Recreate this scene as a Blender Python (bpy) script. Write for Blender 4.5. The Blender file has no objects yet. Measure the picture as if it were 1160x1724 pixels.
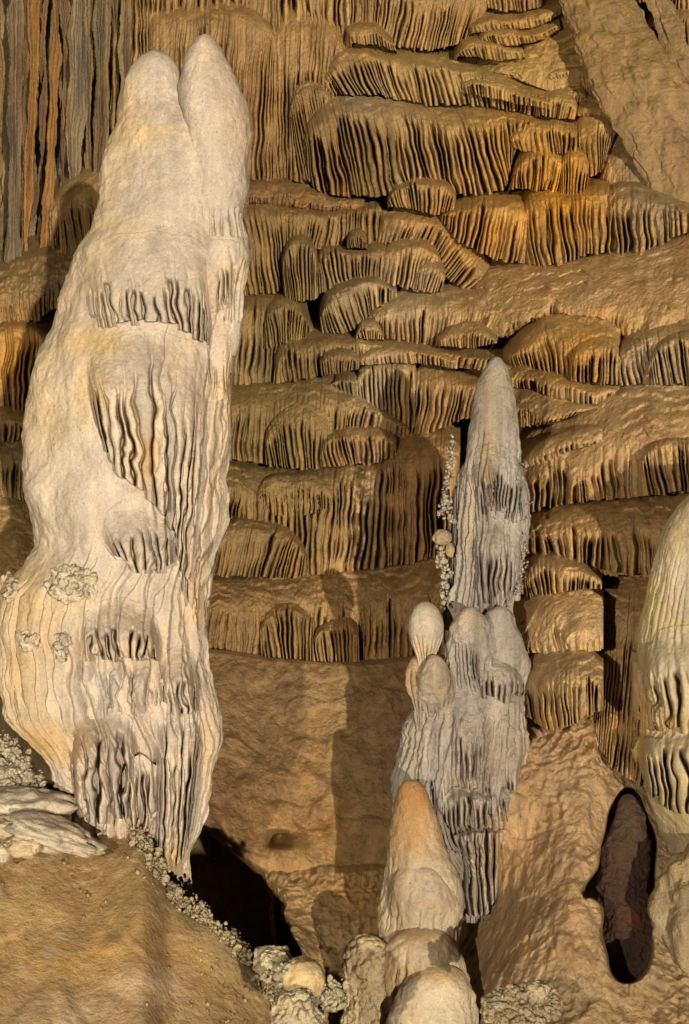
import bpy, math, random
import numpy as np

# ------------------------------------------------------------------ scale, camera geometry
ZC = 2.0                       # height of the camera above the lowest floor
FOV_T = 0.63                   # picture height at one metre
K = FOV_T / 1724.0             # metres per photo pixel at one metre
RNG = np.random.default_rng(7)
COL = bpy.context.scene.collection

def at(px, py, D):
    return np.stack([(px - 580.0) * K * D, D + 0 * px, ZC + (862.0 - py) * K * D], -1)

# ------------------------------------------------------------------ noise
_perm = np.random.default_rng(3).permutation(256)
_perm = np.concatenate([_perm, _perm, _perm])
_grad = np.random.default_rng(4).normal(size=(256, 3))
_grad /= np.linalg.norm(_grad, axis=1)[:, None]

def perlin(P):
    P = np.asarray(P, float)
    sh = P.shape[:-1]
    P = P.reshape(-1, 3)
    I = np.floor(P).astype(int)
    F = P - I
    U = F * F * F * (F * (F * 6 - 15) + 10)
    I &= 255
    out = np.zeros(len(P))
    for dx in (0, 1):
        wx = U[:, 0] if dx else 1 - U[:, 0]
        for dy in (0, 1):
            wy = U[:, 1] if dy else 1 - U[:, 1]
            for dz in (0, 1):
                wz = U[:, 2] if dz else 1 - U[:, 2]
                h = _perm[_perm[_perm[I[:, 0] + dx] + ((I[:, 1] + dy) & 255)] + ((I[:, 2] + dz) & 255)]
                g = _grad[h]
                d = g[:, 0] * (F[:, 0] - dx) + g[:, 1] * (F[:, 1] - dy) + g[:, 2] * (F[:, 2] - dz)
                out += wx * wy * wz * d
    return (out * 1.5).reshape(sh)

def fbm(P, octs=3):
    P = np.asarray(P, float)
    r = 0; a = 1.0
    for i in range(octs):
        r = r + a * perlin(P * (2.03 ** i) + 17.3 * i)
        a *= 0.5
    return r

def lumps(P):
    """rounded knobbly relief: ridged noise turned upside down"""
    return 1 - np.abs(perlin(P)) * 2.2

def sstep(a, b, x):
    t = np.clip((x - a) / (b - a), 0, 1)
    return t * t * (3 - 2 * t)

def smooth1(v, sig):
    if sig < 0.6: return v
    r = int(3 * sig) + 1
    k = np.exp(-0.5 * (np.arange(-r, r + 1) / sig) ** 2); k /= k.sum()
    a = 2 * v[0] - v[r:0:-1] if len(v) > r else np.full(r, v[0])
    b = 2 * v[-1] - v[-2:-r - 2:-1] if len(v) > r + 1 else np.full(r, v[-1])
    return np.convolve(np.concatenate([a, v, b]), k, 'valid')

def poly(pts, n, sig=7.0):
    p = np.array(pts, float)
    d = np.concatenate([[0], np.cumsum(np.hypot(*np.diff(p, axis=0).T))])
    s = np.linspace(0, d[-1], n)
    st = d[-1] / max(n - 1, 1)
    x = np.interp(s, d, p[:, 0]); y = np.interp(s, d, p[:, 1])
    return smooth1(x, sig / st), smooth1(y, sig / st)

def plen(pts):
    p = np.array(pts, float)
    return np.hypot(*np.diff(p, axis=0).T).sum()

# ------------------------------------------------------------------ the slope of the back wall (metres from camera)
_wp = np.array([
    (-300, -200, 10.9), (100, -200, 10.7), (500, -200, 10.3), (900, -200, 10.1), (1400, -200, 9.6),
    (-200, 300, 10.3), (100, 300, 10.2), (450, 300, 9.75), (700, 300, 9.75), (950, 300, 9.35), (1160, 300, 9.0),
    (-200, 700, 9.6), (50, 700, 9.5), (450, 650, 9.45), (700, 640, 9.3), (950, 640, 8.6), (1160, 640, 8.25),
    (0, 950, 9.1), (450, 950, 9.3), (700, 950, 9.25), (950, 950, 8.15), (1160, 900, 7.9),
    (400, 1150, 9.1), (700, 1150, 9.1), (950, 1150, 7.8), (1160, 1150, 7.5),
    (450, 1450, 8.5), (700, 1450, 8.3), (950, 1450, 7.25), (1160, 1450, 6.9),
    (500, 1700, 7.5), (900, 1700, 6.7), (1160, 1700, 6.3), (1400, 1400, 6.4), (1400, 800, 7.6)], float)

def _rbf(p):
    n = len(p)
    q = p[:, :2] / 500.0
    def ph(r2): return np.sqrt(r2 + 0.05)
    A = np.zeros((n + 3, n + 3))
    A[:n, :n] = ph(((q[:, None] - q[None]) ** 2).sum(-1)) + np.eye(n) * -0.02
    A[:n, n] = 1; A[:n, n + 1:] = q
    A[n, :n] = 1; A[n + 1:, :n] = q.T
    w = np.linalg.solve(A, np.concatenate([p[:, 2], [0, 0, 0]]))
    def f(px, py):
        px = np.asarray(px, float); py = np.asarray(py, float)
        x = px / 500.0; y = py / 500.0
        r = w[n] + w[n + 1] * x + w[n + 2] * y
        for i in range(n):
            r = r + w[i] * ph((x - q[i, 0]) ** 2 + (y - q[i, 1]) ** 2)
        return r
    return f
DW = _rbf(_wp)

# ------------------------------------------------------------------ colours of the stone (albedo)
OCHRE = (0.510, 0.312, 0.124); OLIVE = (0.422, 0.274, 0.112); ORANGE = (.74, .36, .045); TAN = (.60, .39, .19)
BROWN = (0.414, 0.220, 0.088); GREY = (.55, .48, .37); WHITE = (.455, .36, .262); CREAM = (.66, .53, .37)
DARK = (.032, .017, .009); GREYB = (.36, .27, .165); PALE = (.60, .47, .30)

WALL_BLOBS = [  # x, y, rx, ry, colour, strength
    (430, 560, 230, 420, (.405, .29, .125), .8), (250, 150, 220, 260, (.39, .255, .10), .7), (1000, 420, 230, 330, (.58, .40, .165), .7), (830, 120, 160, 100, (.50, .365, .13), .7),  # olive left of centre is darkened further, putting the flash shadow into the colour
    (950, 330, 100, 130, ORANGE, .95), (985, 600, 90, 60, ORANGE, .75), (860, 230, 70, 60, ORANGE, .45),
    (820, 390, 80, 60, ORANGE, .5), (960, 930, 90, 60, ORANGE, .35), (880, 60, 100, 50, ORANGE, .3),
    (1090, 300, 70, 130, GREYB, .85), (1080, 610, 60, 50, GREY, .6), (620, 175, 60, 40, PALE, .55),
    (635, 650, 50, 45, PALE, .95), (700, 500, 90, 60, PALE, .5), (600, 500, 60, 50, PALE, .35),
    (620, 830, 45, 90, PALE, .7), (450, 720, 130, 170, (.41, .29, .115), .5), (430, 1050, 110, 130, (.40, .25, .10), .6),  # first blob paints in the lit strip between the two cast shadows
    (470, 330, 110, 40, BROWN, .55), (700, 850, 90, 160, BROWN, .6), (400, 200, 70, 170, BROWN, .5),  # middle blob paints the tall grey stalagmite's shadow into the wall colour
    (980, 480, 200, 60, TAN, .8), (1020, 740, 170, 90, TAN, .8), (950, 1070, 90, 130, (.68, .47, .24), .85), (950, 930, 80, 60, TAN, .7),
    (50, 480, 110, 90, (.27, .18, .075), .8), (60, 800, 90, 160, (.33, .24, .095), .9), (30, 610, 40, 60, ORANGE, .9)]

def tintfield(base, blobs=()):
    def f(px, py):
        c = np.zeros(np.shape(px) + (3,)) + np.array(base)
        for (bx, by, rx, ry, col, st) in blobs:
            w = st * np.exp(-((px - bx) / rx) ** 2 - ((py - by) / ry) ** 2)
            c = c * (1 - w[..., None]) + np.array(col) * w[..., None]
        return c
    return f
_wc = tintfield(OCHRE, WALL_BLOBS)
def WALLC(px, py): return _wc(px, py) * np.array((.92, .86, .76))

# ------------------------------------------------------------------ materials
def stone(name, rough=.62, spec=.35, bump=.5, streak=.5, fscale=1.0, knob=0.0, sparkle=0.0):
    m = bpy.data.materials.new(name); m.use_nodes = True
    nt = m.node_tree; N = nt.nodes; L = nt.links
    N.clear()
    out = N.new('ShaderNodeOutputMaterial'); b = N.new('ShaderNodeBsdfPrincipled')
    L.new(b.outputs[0], out.inputs[0])
    geo = N.new('ShaderNodeNewGeometry')
    at_ = N.new('ShaderNodeAttribute'); at_.attribute_name = 'tint'
    def mapping(sc):
        mp = N.new('ShaderNodeMapping'); mp.inputs['Scale'].default_value = sc
        L.new(geo.outputs['Position'], mp.inputs['Vector']); return mp.outputs[0]
    def noise(vec, scale, det=4, rgh=.6):
        n = N.new('ShaderNodeTexNoise'); n.inputs['Scale'].default_value = scale
        n.inputs['Detail'].default_value = det; n.inputs['Roughness'].default_value = rgh
        L.new(vec, n.inputs['Vector']); return n.outputs['Fac']
    def ramp(fac, a, b_, lo, hi):
        r = N.new('ShaderNodeMapRange'); r.inputs['From Min'].default_value = a; r.inputs['From Max'].default_value = b_
        r.inputs['To Min'].default_value = lo; r.inputs['To Max'].default_value = hi
        L.new(fac, r.inputs['Value']); return r.outputs[0]
    def mulc(col, fac):
        v = N.new('ShaderNodeVectorMath'); v.operation = 'SCALE'
        L.new(col, v.inputs[0]); L.new(fac, v.inputs['Scale']); return v.outputs[0]
    def mixc(fac, a, bcol, blend='MIX'):
        mx = N.new('ShaderNodeMix'); mx.data_type = 'RGBA'; mx.blend_type = blend
        L.new(fac, mx.inputs['Factor']); L.new(a, mx.inputs['A'])
        if isinstance(bcol, tuple): mx.inputs['B'].default_value = (*bcol, 1)
        else: L.new(bcol, mx.inputs['B'])
        return mx.outputs['Result']
    pos = geo.outputs['Position']
    col = at_.outputs['Color']
    st = noise(mapping((16, 16, .9)), 1.0, 5, .65)
    col = mulc(col, ramp(st, .3, .7, 1 - streak * .5, 1 + streak * .35))
    s2 = noise(mapping((5.5, 5.5, .5)), 1.0, 4, .6)
    col = mixc(ramp(s2, .54, .74, 0, .75 * streak), col, (.62, .47, .34), 'MULTIPLY')
    s3 = noise(mapping((7, 7, .8)), 1.3, 4, .6)
    col = mixc(ramp(s3, .56, .74, 0, .5 * streak), col, (1.45, 1.4, 1.4), 'MULTIPLY')
    big = noise(pos, 2.3 * fscale, 5, .62)
    col = mixc(ramp(big, .48, .72, 0, .55), col, (1.0, .82, .55), 'MULTIPLY')
    mid = noise(mapping((1, 1, .55)), 11 * fscale, 6, .68)
    col = mulc(col, ramp(mid, .3, .7, .78, 1.16))
    fine = noise(pos, 120, 4, .7)
    col = mulc(col, ramp(fine, .3, .7, .80, 1.17))
    # dark mineral specks
    sp = noise(pos, 75, 2, .5)
    col = mixc(ramp(sp, .66, .72, 0, .55), col, (.45, .36, .26), 'MULTIPLY')
    L.new(col, b.inputs['Base Color'])
    L.new(ramp(mid, .3, .7, rough - .12, rough + .12), b.inputs['Roughness'])
    b.inputs['Specular IOR Level'].default_value = spec
    # relief
    n1 = noise(pos, 42, 6, .62); n2 = noise(pos, 150, 5, .65)
    add = N.new('ShaderNodeMath'); add.operation = 'MULTIPLY_ADD'
    add.inputs[1].default_value = .35; L.new(n2, add.inputs[0]); L.new(n1, add.inputs[2])
    h = add.outputs[0]
    if knob:
        vo = N.new('ShaderNodeTexVoronoi'); vo.inputs['Scale'].default_value = 38
        L.new(pos, vo.inputs['Vector'])
        ma = N.new('ShaderNodeMath'); ma.operation = 'MULTIPLY_ADD'; ma.inputs[1].default_value = -knob
        L.new(vo.outputs['Distance'], ma.inputs[0]); L.new(h, ma.inputs[2]); h = ma.outputs[0]
    bp = N.new('ShaderNodeBump'); bp.inputs['Strength'].default_value = bump; bp.inputs['Distance'].default_value = .022
    L.new(h, bp.inputs['Height']); L.new(bp.outputs[0], b.inputs['Normal'])
    return m

M_WALL = stone('flowstone', rough=.45, spec=.55, bump=.8, streak=.7)
M_WHITE = stone('white calcite', rough=.48, spec=.4, bump=.42, streak=.28, fscale=1.3)
M_GREY = stone('grey calcite', rough=.5, spec=.45, bump=.8, streak=.75)
M_CRUST = stone('coral crust', rough=.7, bump=.9, streak=.1, knob=1.2)
M_MUD = stone('clay floor', rough=.75, spec=.25, bump=.5, streak=.0, knob=.2)
M_WET = stone('wet dark flowstone', rough=.42, spec=.3, bump=.9, streak=.4)

# ------------------------------------------------------------------ mesh output
def build(name, V, F, mat, parent=None, org=(0, 0, 0), tint=None, smooth=True):
    """V (n,3) world, F (m,4) or (m,3)"""
    V = np.ascontiguousarray(V - np.array(org), dtype=np.float32)
    F = np.ascontiguousarray(F, dtype=np.int32)
    k = F.shape[1]
    me = bpy.data.meshes.new(name)
    me.vertices.add(len(V)); me.vertices.foreach_set('co', V.ravel())
    me.loops.add(F.size); me.loops.foreach_set('vertex_index', F.ravel())
    me.polygons.add(len(F)); me.polygons.foreach_set('loop_start', np.arange(0, F.size, k, dtype=np.int32))
    me.polygons.foreach_set('use_smooth', np.full(len(F), smooth))
    me.update(calc_edges=True)
    if tint is not None:
        ca = me.color_attributes.new('tint', 'FLOAT_COLOR', 'POINT')
        t = np.ones((len(V), 4), np.float32); t[:, :3] = np.clip(tint, 0.002, .95)
        ca.data.foreach_set('color', t.ravel())
    me.materials.append(mat)
    o = bpy.data.objects.new(name, me); COL.objects.link(o)
    if parent is not None: o.parent = parent
    else: o.location = org
    return o

def gridf(nr, nc, wrap=False):
    i = np.arange(nr - 1)[:, None]; j = np.arange(nc if wrap else nc - 1)[None]
    a = i * nc + j; b = i * nc + (j + 1) % nc
    return np.stack([a, b, b + nc, a + nc], -1).reshape(-1, 4)[:, ::-1]

def empty(name, loc):
    o = bpy.data.objects.new(name, None); COL.objects.link(o); o.location = loc; o.empty_display_size = .1
    return o

def tag(o, label=None, cat=None, group=None, kind=None):
    if label: o['label'] = label
    if cat:
        o['category'] = cat; o['kind'] = 'thing'
    if group: o['group'] = group
    if kind: o['kind'] = kind
    return o

# ------------------------------------------------------------------ flutes
class Flutes:
    def __init__(self, width, fl, irr=False):
        w = fl * RNG.uniform(.55, 1.55, int(width / fl * 2) + 8)
        self.b = np.concatenate([[-fl * 2], -fl * 2 + np.cumsum(w)])
        n = len(self.b)
        self.vd = RNG.uniform(.35, 1.0, n) ** 1.0 + (RNG.random(n) < .3) * RNG.uniform(.4, 1.3, n)
        if irr: self.vd = RNG.random(n) ** 1.7 * 1.5 + .08
        self.t0 = RNG.uniform(-.12, .22, n) if not irr else RNG.uniform(-.15, .45, n); self.jit = RNG.uniform(0, 1, n)
        self.hi = RNG.uniform(-.5, .5, n); self.tone = RNG.uniform(-1, 1, n); self.fl = fl
    def ev(self, u):
        j = np.clip(np.searchsorted(self.b, u) - 1, 0, len(self.b) - 2)
        a = self.b[j]; w = self.b[j + 1] - a
        f = (u - a) / w
        k = np.where(f < .5, j, j + 1)                       # nearest valley
        d = np.minimum(f, 1 - f) * w
        return j, k, f, d

def flute_depth(F, u, g, amp_m, vw=.36, deep=2.3, soft=1.0, wav=None):
    """metres pushed back from the ridge line, at flute coordinate u, face coordinate g"""
    j, k, f, d = F.ev(u)
    if wav is not None: g = g - wav
    r = sstep(-.10, .20, g - F.t0[k])
    wv = vw * F.fl * (.6 + .5 * F.vd[k])
    valley = sstep(0, .75, 1 - d / wv) * F.vd[k]
    up = np.clip(1 - d / (.42 * F.fl), 0, 1) * F.vd[k] * sstep(-.75, .0, g - F.t0[k]) * .45
    ridge = (2 * f - 1) ** 2 * .55 - F.hi[j] * (1 - (2 * f - 1) ** 2) * .7
    rr = sstep(-.08, .3, g - F.t0[j])
    if soft < 0:      # rounded folds without a crease
        return amp_m * (valley * deep * r * .6 + (.5 + .5 * np.cos(2 * np.pi * f)) * .9 * rr - F.hi[j] * (1 - (2 * f - 1) ** 2) * .7 * rr), j
    return amp_m * (valley * deep * r + (ridge * rr + up) * soft), j

# ------------------------------------------------------------------ a terrace of flowstone: smooth shelf over a fluted curtain
def tier(label, top, base, cap=.3, prot=.22, bias=0.0, fl=10.0, amp=1.0, lean=0, ends='LR', col=None, dfun=None,
         follow=.85, under=.5, rough=1.0, mat=None, name='flowstone_terrace', cat='flowstone terrace',
         group='flowstone terraces on the cave wall', parent=None, part='drapery', back=.45, endr=1.7, sag=.35, step=1.35, org=None, vw=.34, deep=1.95, tuck=.55, stain=None, bulge=None, irr=None):
    onbody = dfun is not None
    if not onbody: fl = fl * .76; amp = amp * 1.12; prot = prot * .68; step = 1.15
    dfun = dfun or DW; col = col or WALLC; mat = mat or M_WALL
    W = max(plen(top), plen(base))
    n = int(W / step) + 8
    s = np.linspace(0, 1, n)
    tx, ty = poly(top, n); bx, by = poly(base, n)
    sd = RNG.uniform(0, 90)
    one = np.zeros(n)
    ty = ty + 2.6 * fbm(np.stack([tx / 28, one + sd, one], -1), 3)
    by = by + 2.0 * fbm(np.stack([bx / 22, one + sd + 9, one], -1), 2)
    by = np.maximum(by, ty + 4)
    h = by - ty
    capv = np.clip(cap * (1 + .35 * fbm(np.stack([tx / 45, one + sd + 4, one], -1), 2)), .02, .97)
    ly = ty + capv * h
    lx = tx + (bx - tx) * capv
    hm = h.max()
    ncap = max(5, int(cap * hm / 2.6) + 3); nf = max(5, int((1 - cap) * hm / 2.3) + 3)
    ga = np.linspace(0, 1, ncap); gf = np.linspace(0, 1, nf)[1:]
    # ends
    Dm = float(np.mean(dfun(lx, ly)))
    dm = s * W * K * Dm; R = max(prot, .03) * endr
    e = np.ones(n)
    if onbody:
        R = np.minimum(.09, dm[-1] * .3)
        if 'L' in ends: e = e * sstep(0, R, dm)
        if 'R' in ends: e = e * sstep(0, R, dm[-1] - dm)
    elif 'L' in ends: e = np.minimum(e, np.sqrt(np.clip(1 - (1 - np.clip(dm / R, 0, 1)) ** 2, 0, 1)))
    if 'R' in ends and not onbody: e = np.minimum(e, np.sqrt(np.clip(1 - (1 - np.clip((dm[-1] - dm) / R, 0, 1)) ** 2, 0, 1)))
    Fl = Flutes(W, fl, (stain is not None) if irr is None else irr)
    A = fl * K * Dm * .95 * amp
    def rows(tt, isface):
        T = tt[:, None]
        if isface:
            py = ly + (by - ly) * T; px = lx + (bx - lx) * T + lean * T
            g = T + 0 * px
        else:
            py = ty + (ly - ty) * T; px = tx + (lx - tx) * T
            g = (T - 1) * (ly - ty) / np.maximum(by - ly, 6)
        if onbody:
            D = dfun(px, py)
            tot = (py - ty) / h
            pr = sstep(0, max((cap if bulge is None else bulge) * 1.1, .05), tot) if cap > 0.02 else np.ones_like(tot)
            D = D - bias - .003 - prot * pr * e * (1 - tuck * sstep(.55, 1.0, tot))
        elif isface:
            Dl = dfun(lx, ly) - prot * e
            D = Dl + (dfun(px, py) - dfun(lx, ly)) * follow + prot * sag * T ** 1.6 * e - bias
        else:
            Dt = dfun(tx, ty); Dl = dfun(lx, ly) - prot * e
            D = Dt + (Dl - Dt) * np.sin(T * np.pi / 2) ** .95 - bias
        u = s * W + 0 * px
        wob = np.stack([u / 34 + sd, py / 55, 0 * u + sd], -1)
        u2 = u + fl * .55 * fbm(wob, 2)
        if onbody: fd, j = flute_depth(Fl, u2, g, A, vw, deep, .45 if stain is not None else 1.0)
        else:
            wv_ = .42 * np.clip(fbm(np.stack([u / 75 + sd, 0 * u, 0 * u + 3 + sd], -1), 2) - .05, -.25, 1)
            fd, j = flute_depth(Fl, u2, g, A, vw, deep, 1.0, wv_)
            fd = fd * np.clip(.95 + 1.0 * perlin(np.stack([u / 60, py / 48, 0 * u + sd], -1)), .25, 1.5)
            wy = (py + 22 * perlin(np.stack([px / 46, py / 90, 0 * px + sd], -1)) + 8 * perlin(np.stack([px / 15, py / 30, 0 * px + sd], -1))) / 21.0
            sw = wy - np.floor(wy)
            mk = sstep(.0, .3, perlin(np.stack([px / 75, py / 42, 0 * px + 2 * sd], -1)) + .12) * sstep(.35, -.1, g)
            D = D - rough * .022 * mk * (sw ** .7 * sstep(1.0, .90, sw) - .4)
        ed = np.minimum(1, .25 + e)
        D = D + fd * ed
        # drip tips
        if isface:
            py = py - (Fl.jit[j] * (.20 if onbody else .07) * np.minimum(h, 90) + 0) * sstep(.55, 1, T)
        P = at(px, py, D)
        Q = P * np.array([1, 1, .8])
        nz = .030 * perlin(Q * 3.1 + sd) + .0125 * perlin(Q * 9) + .006 * fbm(P * np.array([30, 30, 22]), 2) + .004 * lumps(P * np.array([46, 46, 34]))
        D = D + nz * rough * (.45 if onbody else 1)
        P = at(px, py, D)
        c = col(px, py)
        if isface or True:
            tone = Fl.tone[j][..., None] * sstep(0, .25, g)[..., None]
            c = c * (1 + .22 * tone) * (1 + np.array([.0, -.03, -.10]) * tone)
            if stain is not None:
                w = (np.clip(Fl.tone[np.minimum(j + 1, len(Fl.tone) - 1)] - .35, 0, 1) * 1.5)[..., None] * sstep(.3, .9, fd / (A * deep))[..., None] * sstep(.0, .3, g)[..., None]
                c = c * (1 - w) + np.array(stain) * w
        return P, c, px, py, D
    Pc, Cc, px, py, D = rows(ga, False)
    # close the back of the shelf
    if onbody: bk = np.stack([at(px[0], py[0] - 4, D[0] + back), at(px[0], py[0] - 2, D[0] + .05), at(px[0], py[0] - .7, D[0] + .012)], 0)
    else: bk = np.stack([at(px[0], py[0] - 44, D[0] + .75), at(px[0], py[0] - 16, D[0] + .33), at(px[0], py[0] - 3.5, D[0] + .06)], 0)
    Pc = np.concatenate([bk, Pc]); Cc = np.concatenate([Cc[:1], Cc[:1], Cc[:1], Cc])
    Pf, Cf, px, py, D = rows(np.concatenate([[0], gf]), True)
    Pf[0] = Pc[-1]
    un = np.stack([at(px[-1], py[-1] - 1, D[-1] + min(.05, back * .4)), at(px[-1], py[-1] - 3, D[-1] + back)], 0)
    Pf = np.concatenate([Pf, un]); Cf = np.concatenate([Cf, Cf[-1:], Cf[-1:]])
    def sides(P, C):
        d = np.array([0, back, 0.])
        return (np.concatenate([P[:, :1] + d, P, P[:, -1:] + d], 1), np.concatenate([C[:, :1], C, C[:, -1:]], 1))
    Pc, Cc = sides(Pc, Cc); Pf, Cf = sides(Pf, Cf)
    if parent is None:
        o = org or tuple(Pf.reshape(-1, 3)[np.argmin(Pf[..., 2].ravel())] * np.array([0, 1, 1]) + np.array([Pf[..., 0].mean(), .1, 0]))
        root = empty(name, o); tag(root, label, cat, group)
        build('shelf', Pc.reshape(-1, 3), gridf(*Pc.shape[:2]), mat, root, o, Cc.reshape(-1, 3))
        build(part, Pf.reshape(-1, 3), gridf(*Pf.shape[:2]), mat, root, o, Cf.reshape(-1, 3))
        return root
    P = np.concatenate([Pc, Pf[1:]]); C = np.concatenate([Cc, Cf[1:]])
    o = build(part, P.reshape(-1, 3), gridf(*P.shape[:2]), mat, parent, tuple(parent.location), C.reshape(-1, 3))
    if label: o['label'] = label
    return o

# ------------------------------------------------------------------ a stalagmite body from its two outlines
class Body:
    def __init__(self, left, right, D, ratio=.75, ysig=8, Dlow=None):
        l = np.array(left, float); r = np.array(right, float)
        self.y0 = min(l[0, 1], r[0, 1]); self.y1 = max(l[-1, 1], r[-1, 1])
        y = np.arange(self.y0, self.y1 + 1)
        xl = smooth1(np.interp(y, l[:, 1], l[:, 0]), ysig); xr = smooth1(np.interp(y, r[:, 1], r[:, 0]), ysig)
        self.y = y
        ky = np.unique(np.concatenate([l[:, 1], r[:, 1]]))
        kw = np.maximum((np.interp(ky, r[:, 1], r[:, 0]) - np.interp(ky, l[:, 1], l[:, 0])) / 2, 0)
        w2 = smooth1(np.interp(y, ky, kw ** 2), ysig)           # squared: the tip comes out round
        w2 = w2 - w2[0] * np.exp(-(y - self.y0) / 6.0)
        self.w = np.sqrt(np.maximum(w2, .02))
        self.c = (xl + xr) / 2
        self.D = D; self.Dl = D if Dlow is None else Dlow; self.ratio = ratio
    def dc(self, py):
        return self.D + (self.Dl - self.D) * np.clip((py - self.y0) / (self.y1 - self.y0), 0, 1)
    def front(self, px, py):
        c = np.interp(py, self.y, self.c); w = np.interp(py, self.y, self.w)
        q = np.clip(1 - ((px - c) / w) ** 2, 0, 1)
        d = self.dc(py)
        if getattr(self, 'gm', None) is not None:
            gx, gy, G = self.gm
            fx = np.clip((px - gx[0]) / (gx[1] - gx[0]), 0, len(gx) - 1.001); fy = np.clip((py - gy[0]) / (gy[1] - gy[0]), 0, len(gy) - 1.001)
            i = fx.astype(int); j = fy.astype(int); u = fx - i; v = fy - j
            return (G[j, i] * (1 - u) + G[j, i + 1] * u) * (1 - v) + (G[j + 1, i] * (1 - u) + G[j + 1, i + 1] * u) * v
        return d - self.ratio * w * K * d * np.sqrt(q)

def body(B, name, mat, col, parent=None, org=None, noise=1.0, ripples=(), flutes=(), step=1.9, rows=None, knobs=0.0, yend=None, label=None, scal=0.0, dents=()):
    y1 = B.y1 if yend is None else yend
    H = y1 - B.y0
    nr = max(20, int(H / step))
    v = np.linspace(0, 1, nr)
    py = B.y0 + H * (v * .9 + .1 * v ** 3) ** 1.0
    py = B.y0 + H * np.where(v < .08, v * v / .16 + 0 * v, (v - .04) / .96)
    wm = B.w.max()
    nf = int(np.pi * wm * .95 / step) + 24
    th = np.concatenate([np.linspace(-np.pi / 2 * 1.1, np.pi / 2 * 1.1, nf), np.linspace(np.pi / 2 * 1.1, np.pi * 1.5 - np.pi / 2 * .1, max(12, nf // 3))[1:-1]])
    c = np.interp(py, B.y, B.c)[:, None]; w = np.interp(py, B.y, B.w)[:, None]; d = B.dc(py)[:, None]
    sd = RNG.uniform(0, 80)
    S, C = np.sin(th)[None], np.cos(th)[None]
    r = w * K * d
    cx = (c - 580) * K * d; z = ZC + (862 - py[:, None]) * K * d
    def pos(rad):
        return np.stack([cx + rad * S + 0 * C, d - rad * B.ratio * C, z + 0 * S + 0 * C], -1)
    P = pos(r)
    amp = np.minimum(1, (w / 62) ** 1.5 + .05) if wm > 62 else np.minimum(1, (w / (wm * .9)) ** 1.5 + .05)
    disp = noise * amp * (.028 * perlin(P * 3.3 + sd) + .013 * perlin(P * np.array([8, 8, 6.]) + sd) + .0045 * fbm(P * np.array([24, 24, 16.]), 3))
    if knobs: disp = disp + knobs * amp * (lumps(P * 17 + sd) * .5 + lumps(P * 31) * .3 - .4)
    if scal:   # small scalloped ripples running round the body
        q = P[..., 2] * 30 + 2.6 * perlin(P * 7 + sd) * 2
        disp = disp + scal * amp * (np.abs(np.sin(q)) ** .6 - .6) * sstep(-.2, .4, perlin(P * 3 + 5))
    PXq = c + w * S
    for (ya, yb, fl, a, x0, x1, *vv) in flutes:
        F = Flutes(np.pi * wm * 1.2, fl, mat is M_WHITE)
        u = th[None] * wm * .95 + np.pi * wm * .5 + fl * .6 * fbm(np.stack([th[None] * wm / 30 + 0 * P[..., 0], P[..., 2] * 5, 0 * P[..., 0] + sd], -1), 2)
        g = (py[:, None] - ya) / (yb - ya) + .12 * perlin(np.stack([u / 25, 0 * u, 0 * u + sd], -1))
        fd, _ = flute_depth(F, u, np.minimum(g, 1), fl * K * d * .9 * a, *(vv or (.24, 1.6)), -1.0 if vv else 1.0)
        m = sstep(0, .15, g) * (1 - sstep(.97, 1.03, g)) * sstep(x0 - 8, x0 + 8, PXq) * (1 - sstep(x1 - 8, x1 + 8, PXq))
        disp = disp - fd * m
    # keep the front surface as a depth map, so that draperies can be laid on it
    Pf = pos(np.maximum(r + disp, .0005))[:, :nf]
    AX = Pf[..., 0] / (K * Pf[..., 1]) + 580; AY = 862 - (Pf[..., 2] - ZC) / (K * Pf[..., 1])
    gx = np.arange(np.floor(AX.min()) - 4, AX.max() + 6, 2.0); gy = np.arange(np.floor(AY.min()), AY.max() + 3, 2.0)
    G1 = np.zeros((nr, len(gx))); G2 = np.zeros((nr, len(gx)))
    for i in range(nr):
        mxs = np.maximum.accumulate(AX[i] + 1e-6 * np.arange(nf))
        G1[i] = np.interp(gx, mxs, Pf[i, :, 1]); G2[i] = np.interp(gx, mxs, AY[i])
    G = np.zeros((len(gy), len(gx)))
    for k_ in range(len(gx)):
        G[:, k_] = np.interp(gy, np.maximum.accumulate(G2[:, k_]), G1[:, k_])
    B.gm = (gx, gy, G)
    for (ex_, ey_, rx_, ry_, dp) in dents:
        q = ((PXq - ex_) / rx_) ** 2 + ((py[:, None] - ey_) / ry_) ** 2
        disp = disp - dp * (1 - sstep(.55, 1.0, q)) * (C > .15)
    P = pos(np.maximum(r + disp, .0005))
    PX = c + w * S
    T = col(PX, py[:, None] + 0 * PX)
    T = T * (1 + .16 * perlin(P * np.array([9, 9, 1.2]) + sd))[..., None]
    o = tuple(parent.location) if parent is not None else (org or (float(cx[-1, 0]), float(d[-1, 0]), float(z[-1, 0])))
    # caps
    tipv = P[0].mean(0)[None]; botv = P[-1].mean(0)[None]
    V = np.concatenate([P.reshape(-1, 3), tipv, botv]); TT = np.concatenate([T.reshape(-1, 3), T[0, :1], T[-1, :1]])
    nc = len(th); Fq = gridf(nr, nc, True)
    k = np.arange(nc); k2 = (k + 1) % nc; a = nr * nc
    t1 = np.stack([k2, k, 0 * k + a, 0 * k + a], -1); t2 = np.stack([(nr - 1) * nc + k, (nr - 1) * nc + k2, 0 * k + a + 1, 0 * k + a + 1], -1)
    ob = build(name, V, Fq, mat, parent, o, TT)
    # triangles for the two ends
    me = ob.data
    import bmesh
    bm = bmesh.new(); bm.from_mesh(me); bm.verts.ensure_lookup_table()
    for q in (t1, t2):
        for x in q:
            try:
                f = bm.faces.new([bm.verts[int(x[0])], bm.verts[int(x[1])], bm.verts[int(x[2])]]); f.smooth = True
            except ValueError: pass
    bm.to_mesh(me); bm.free()
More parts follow.
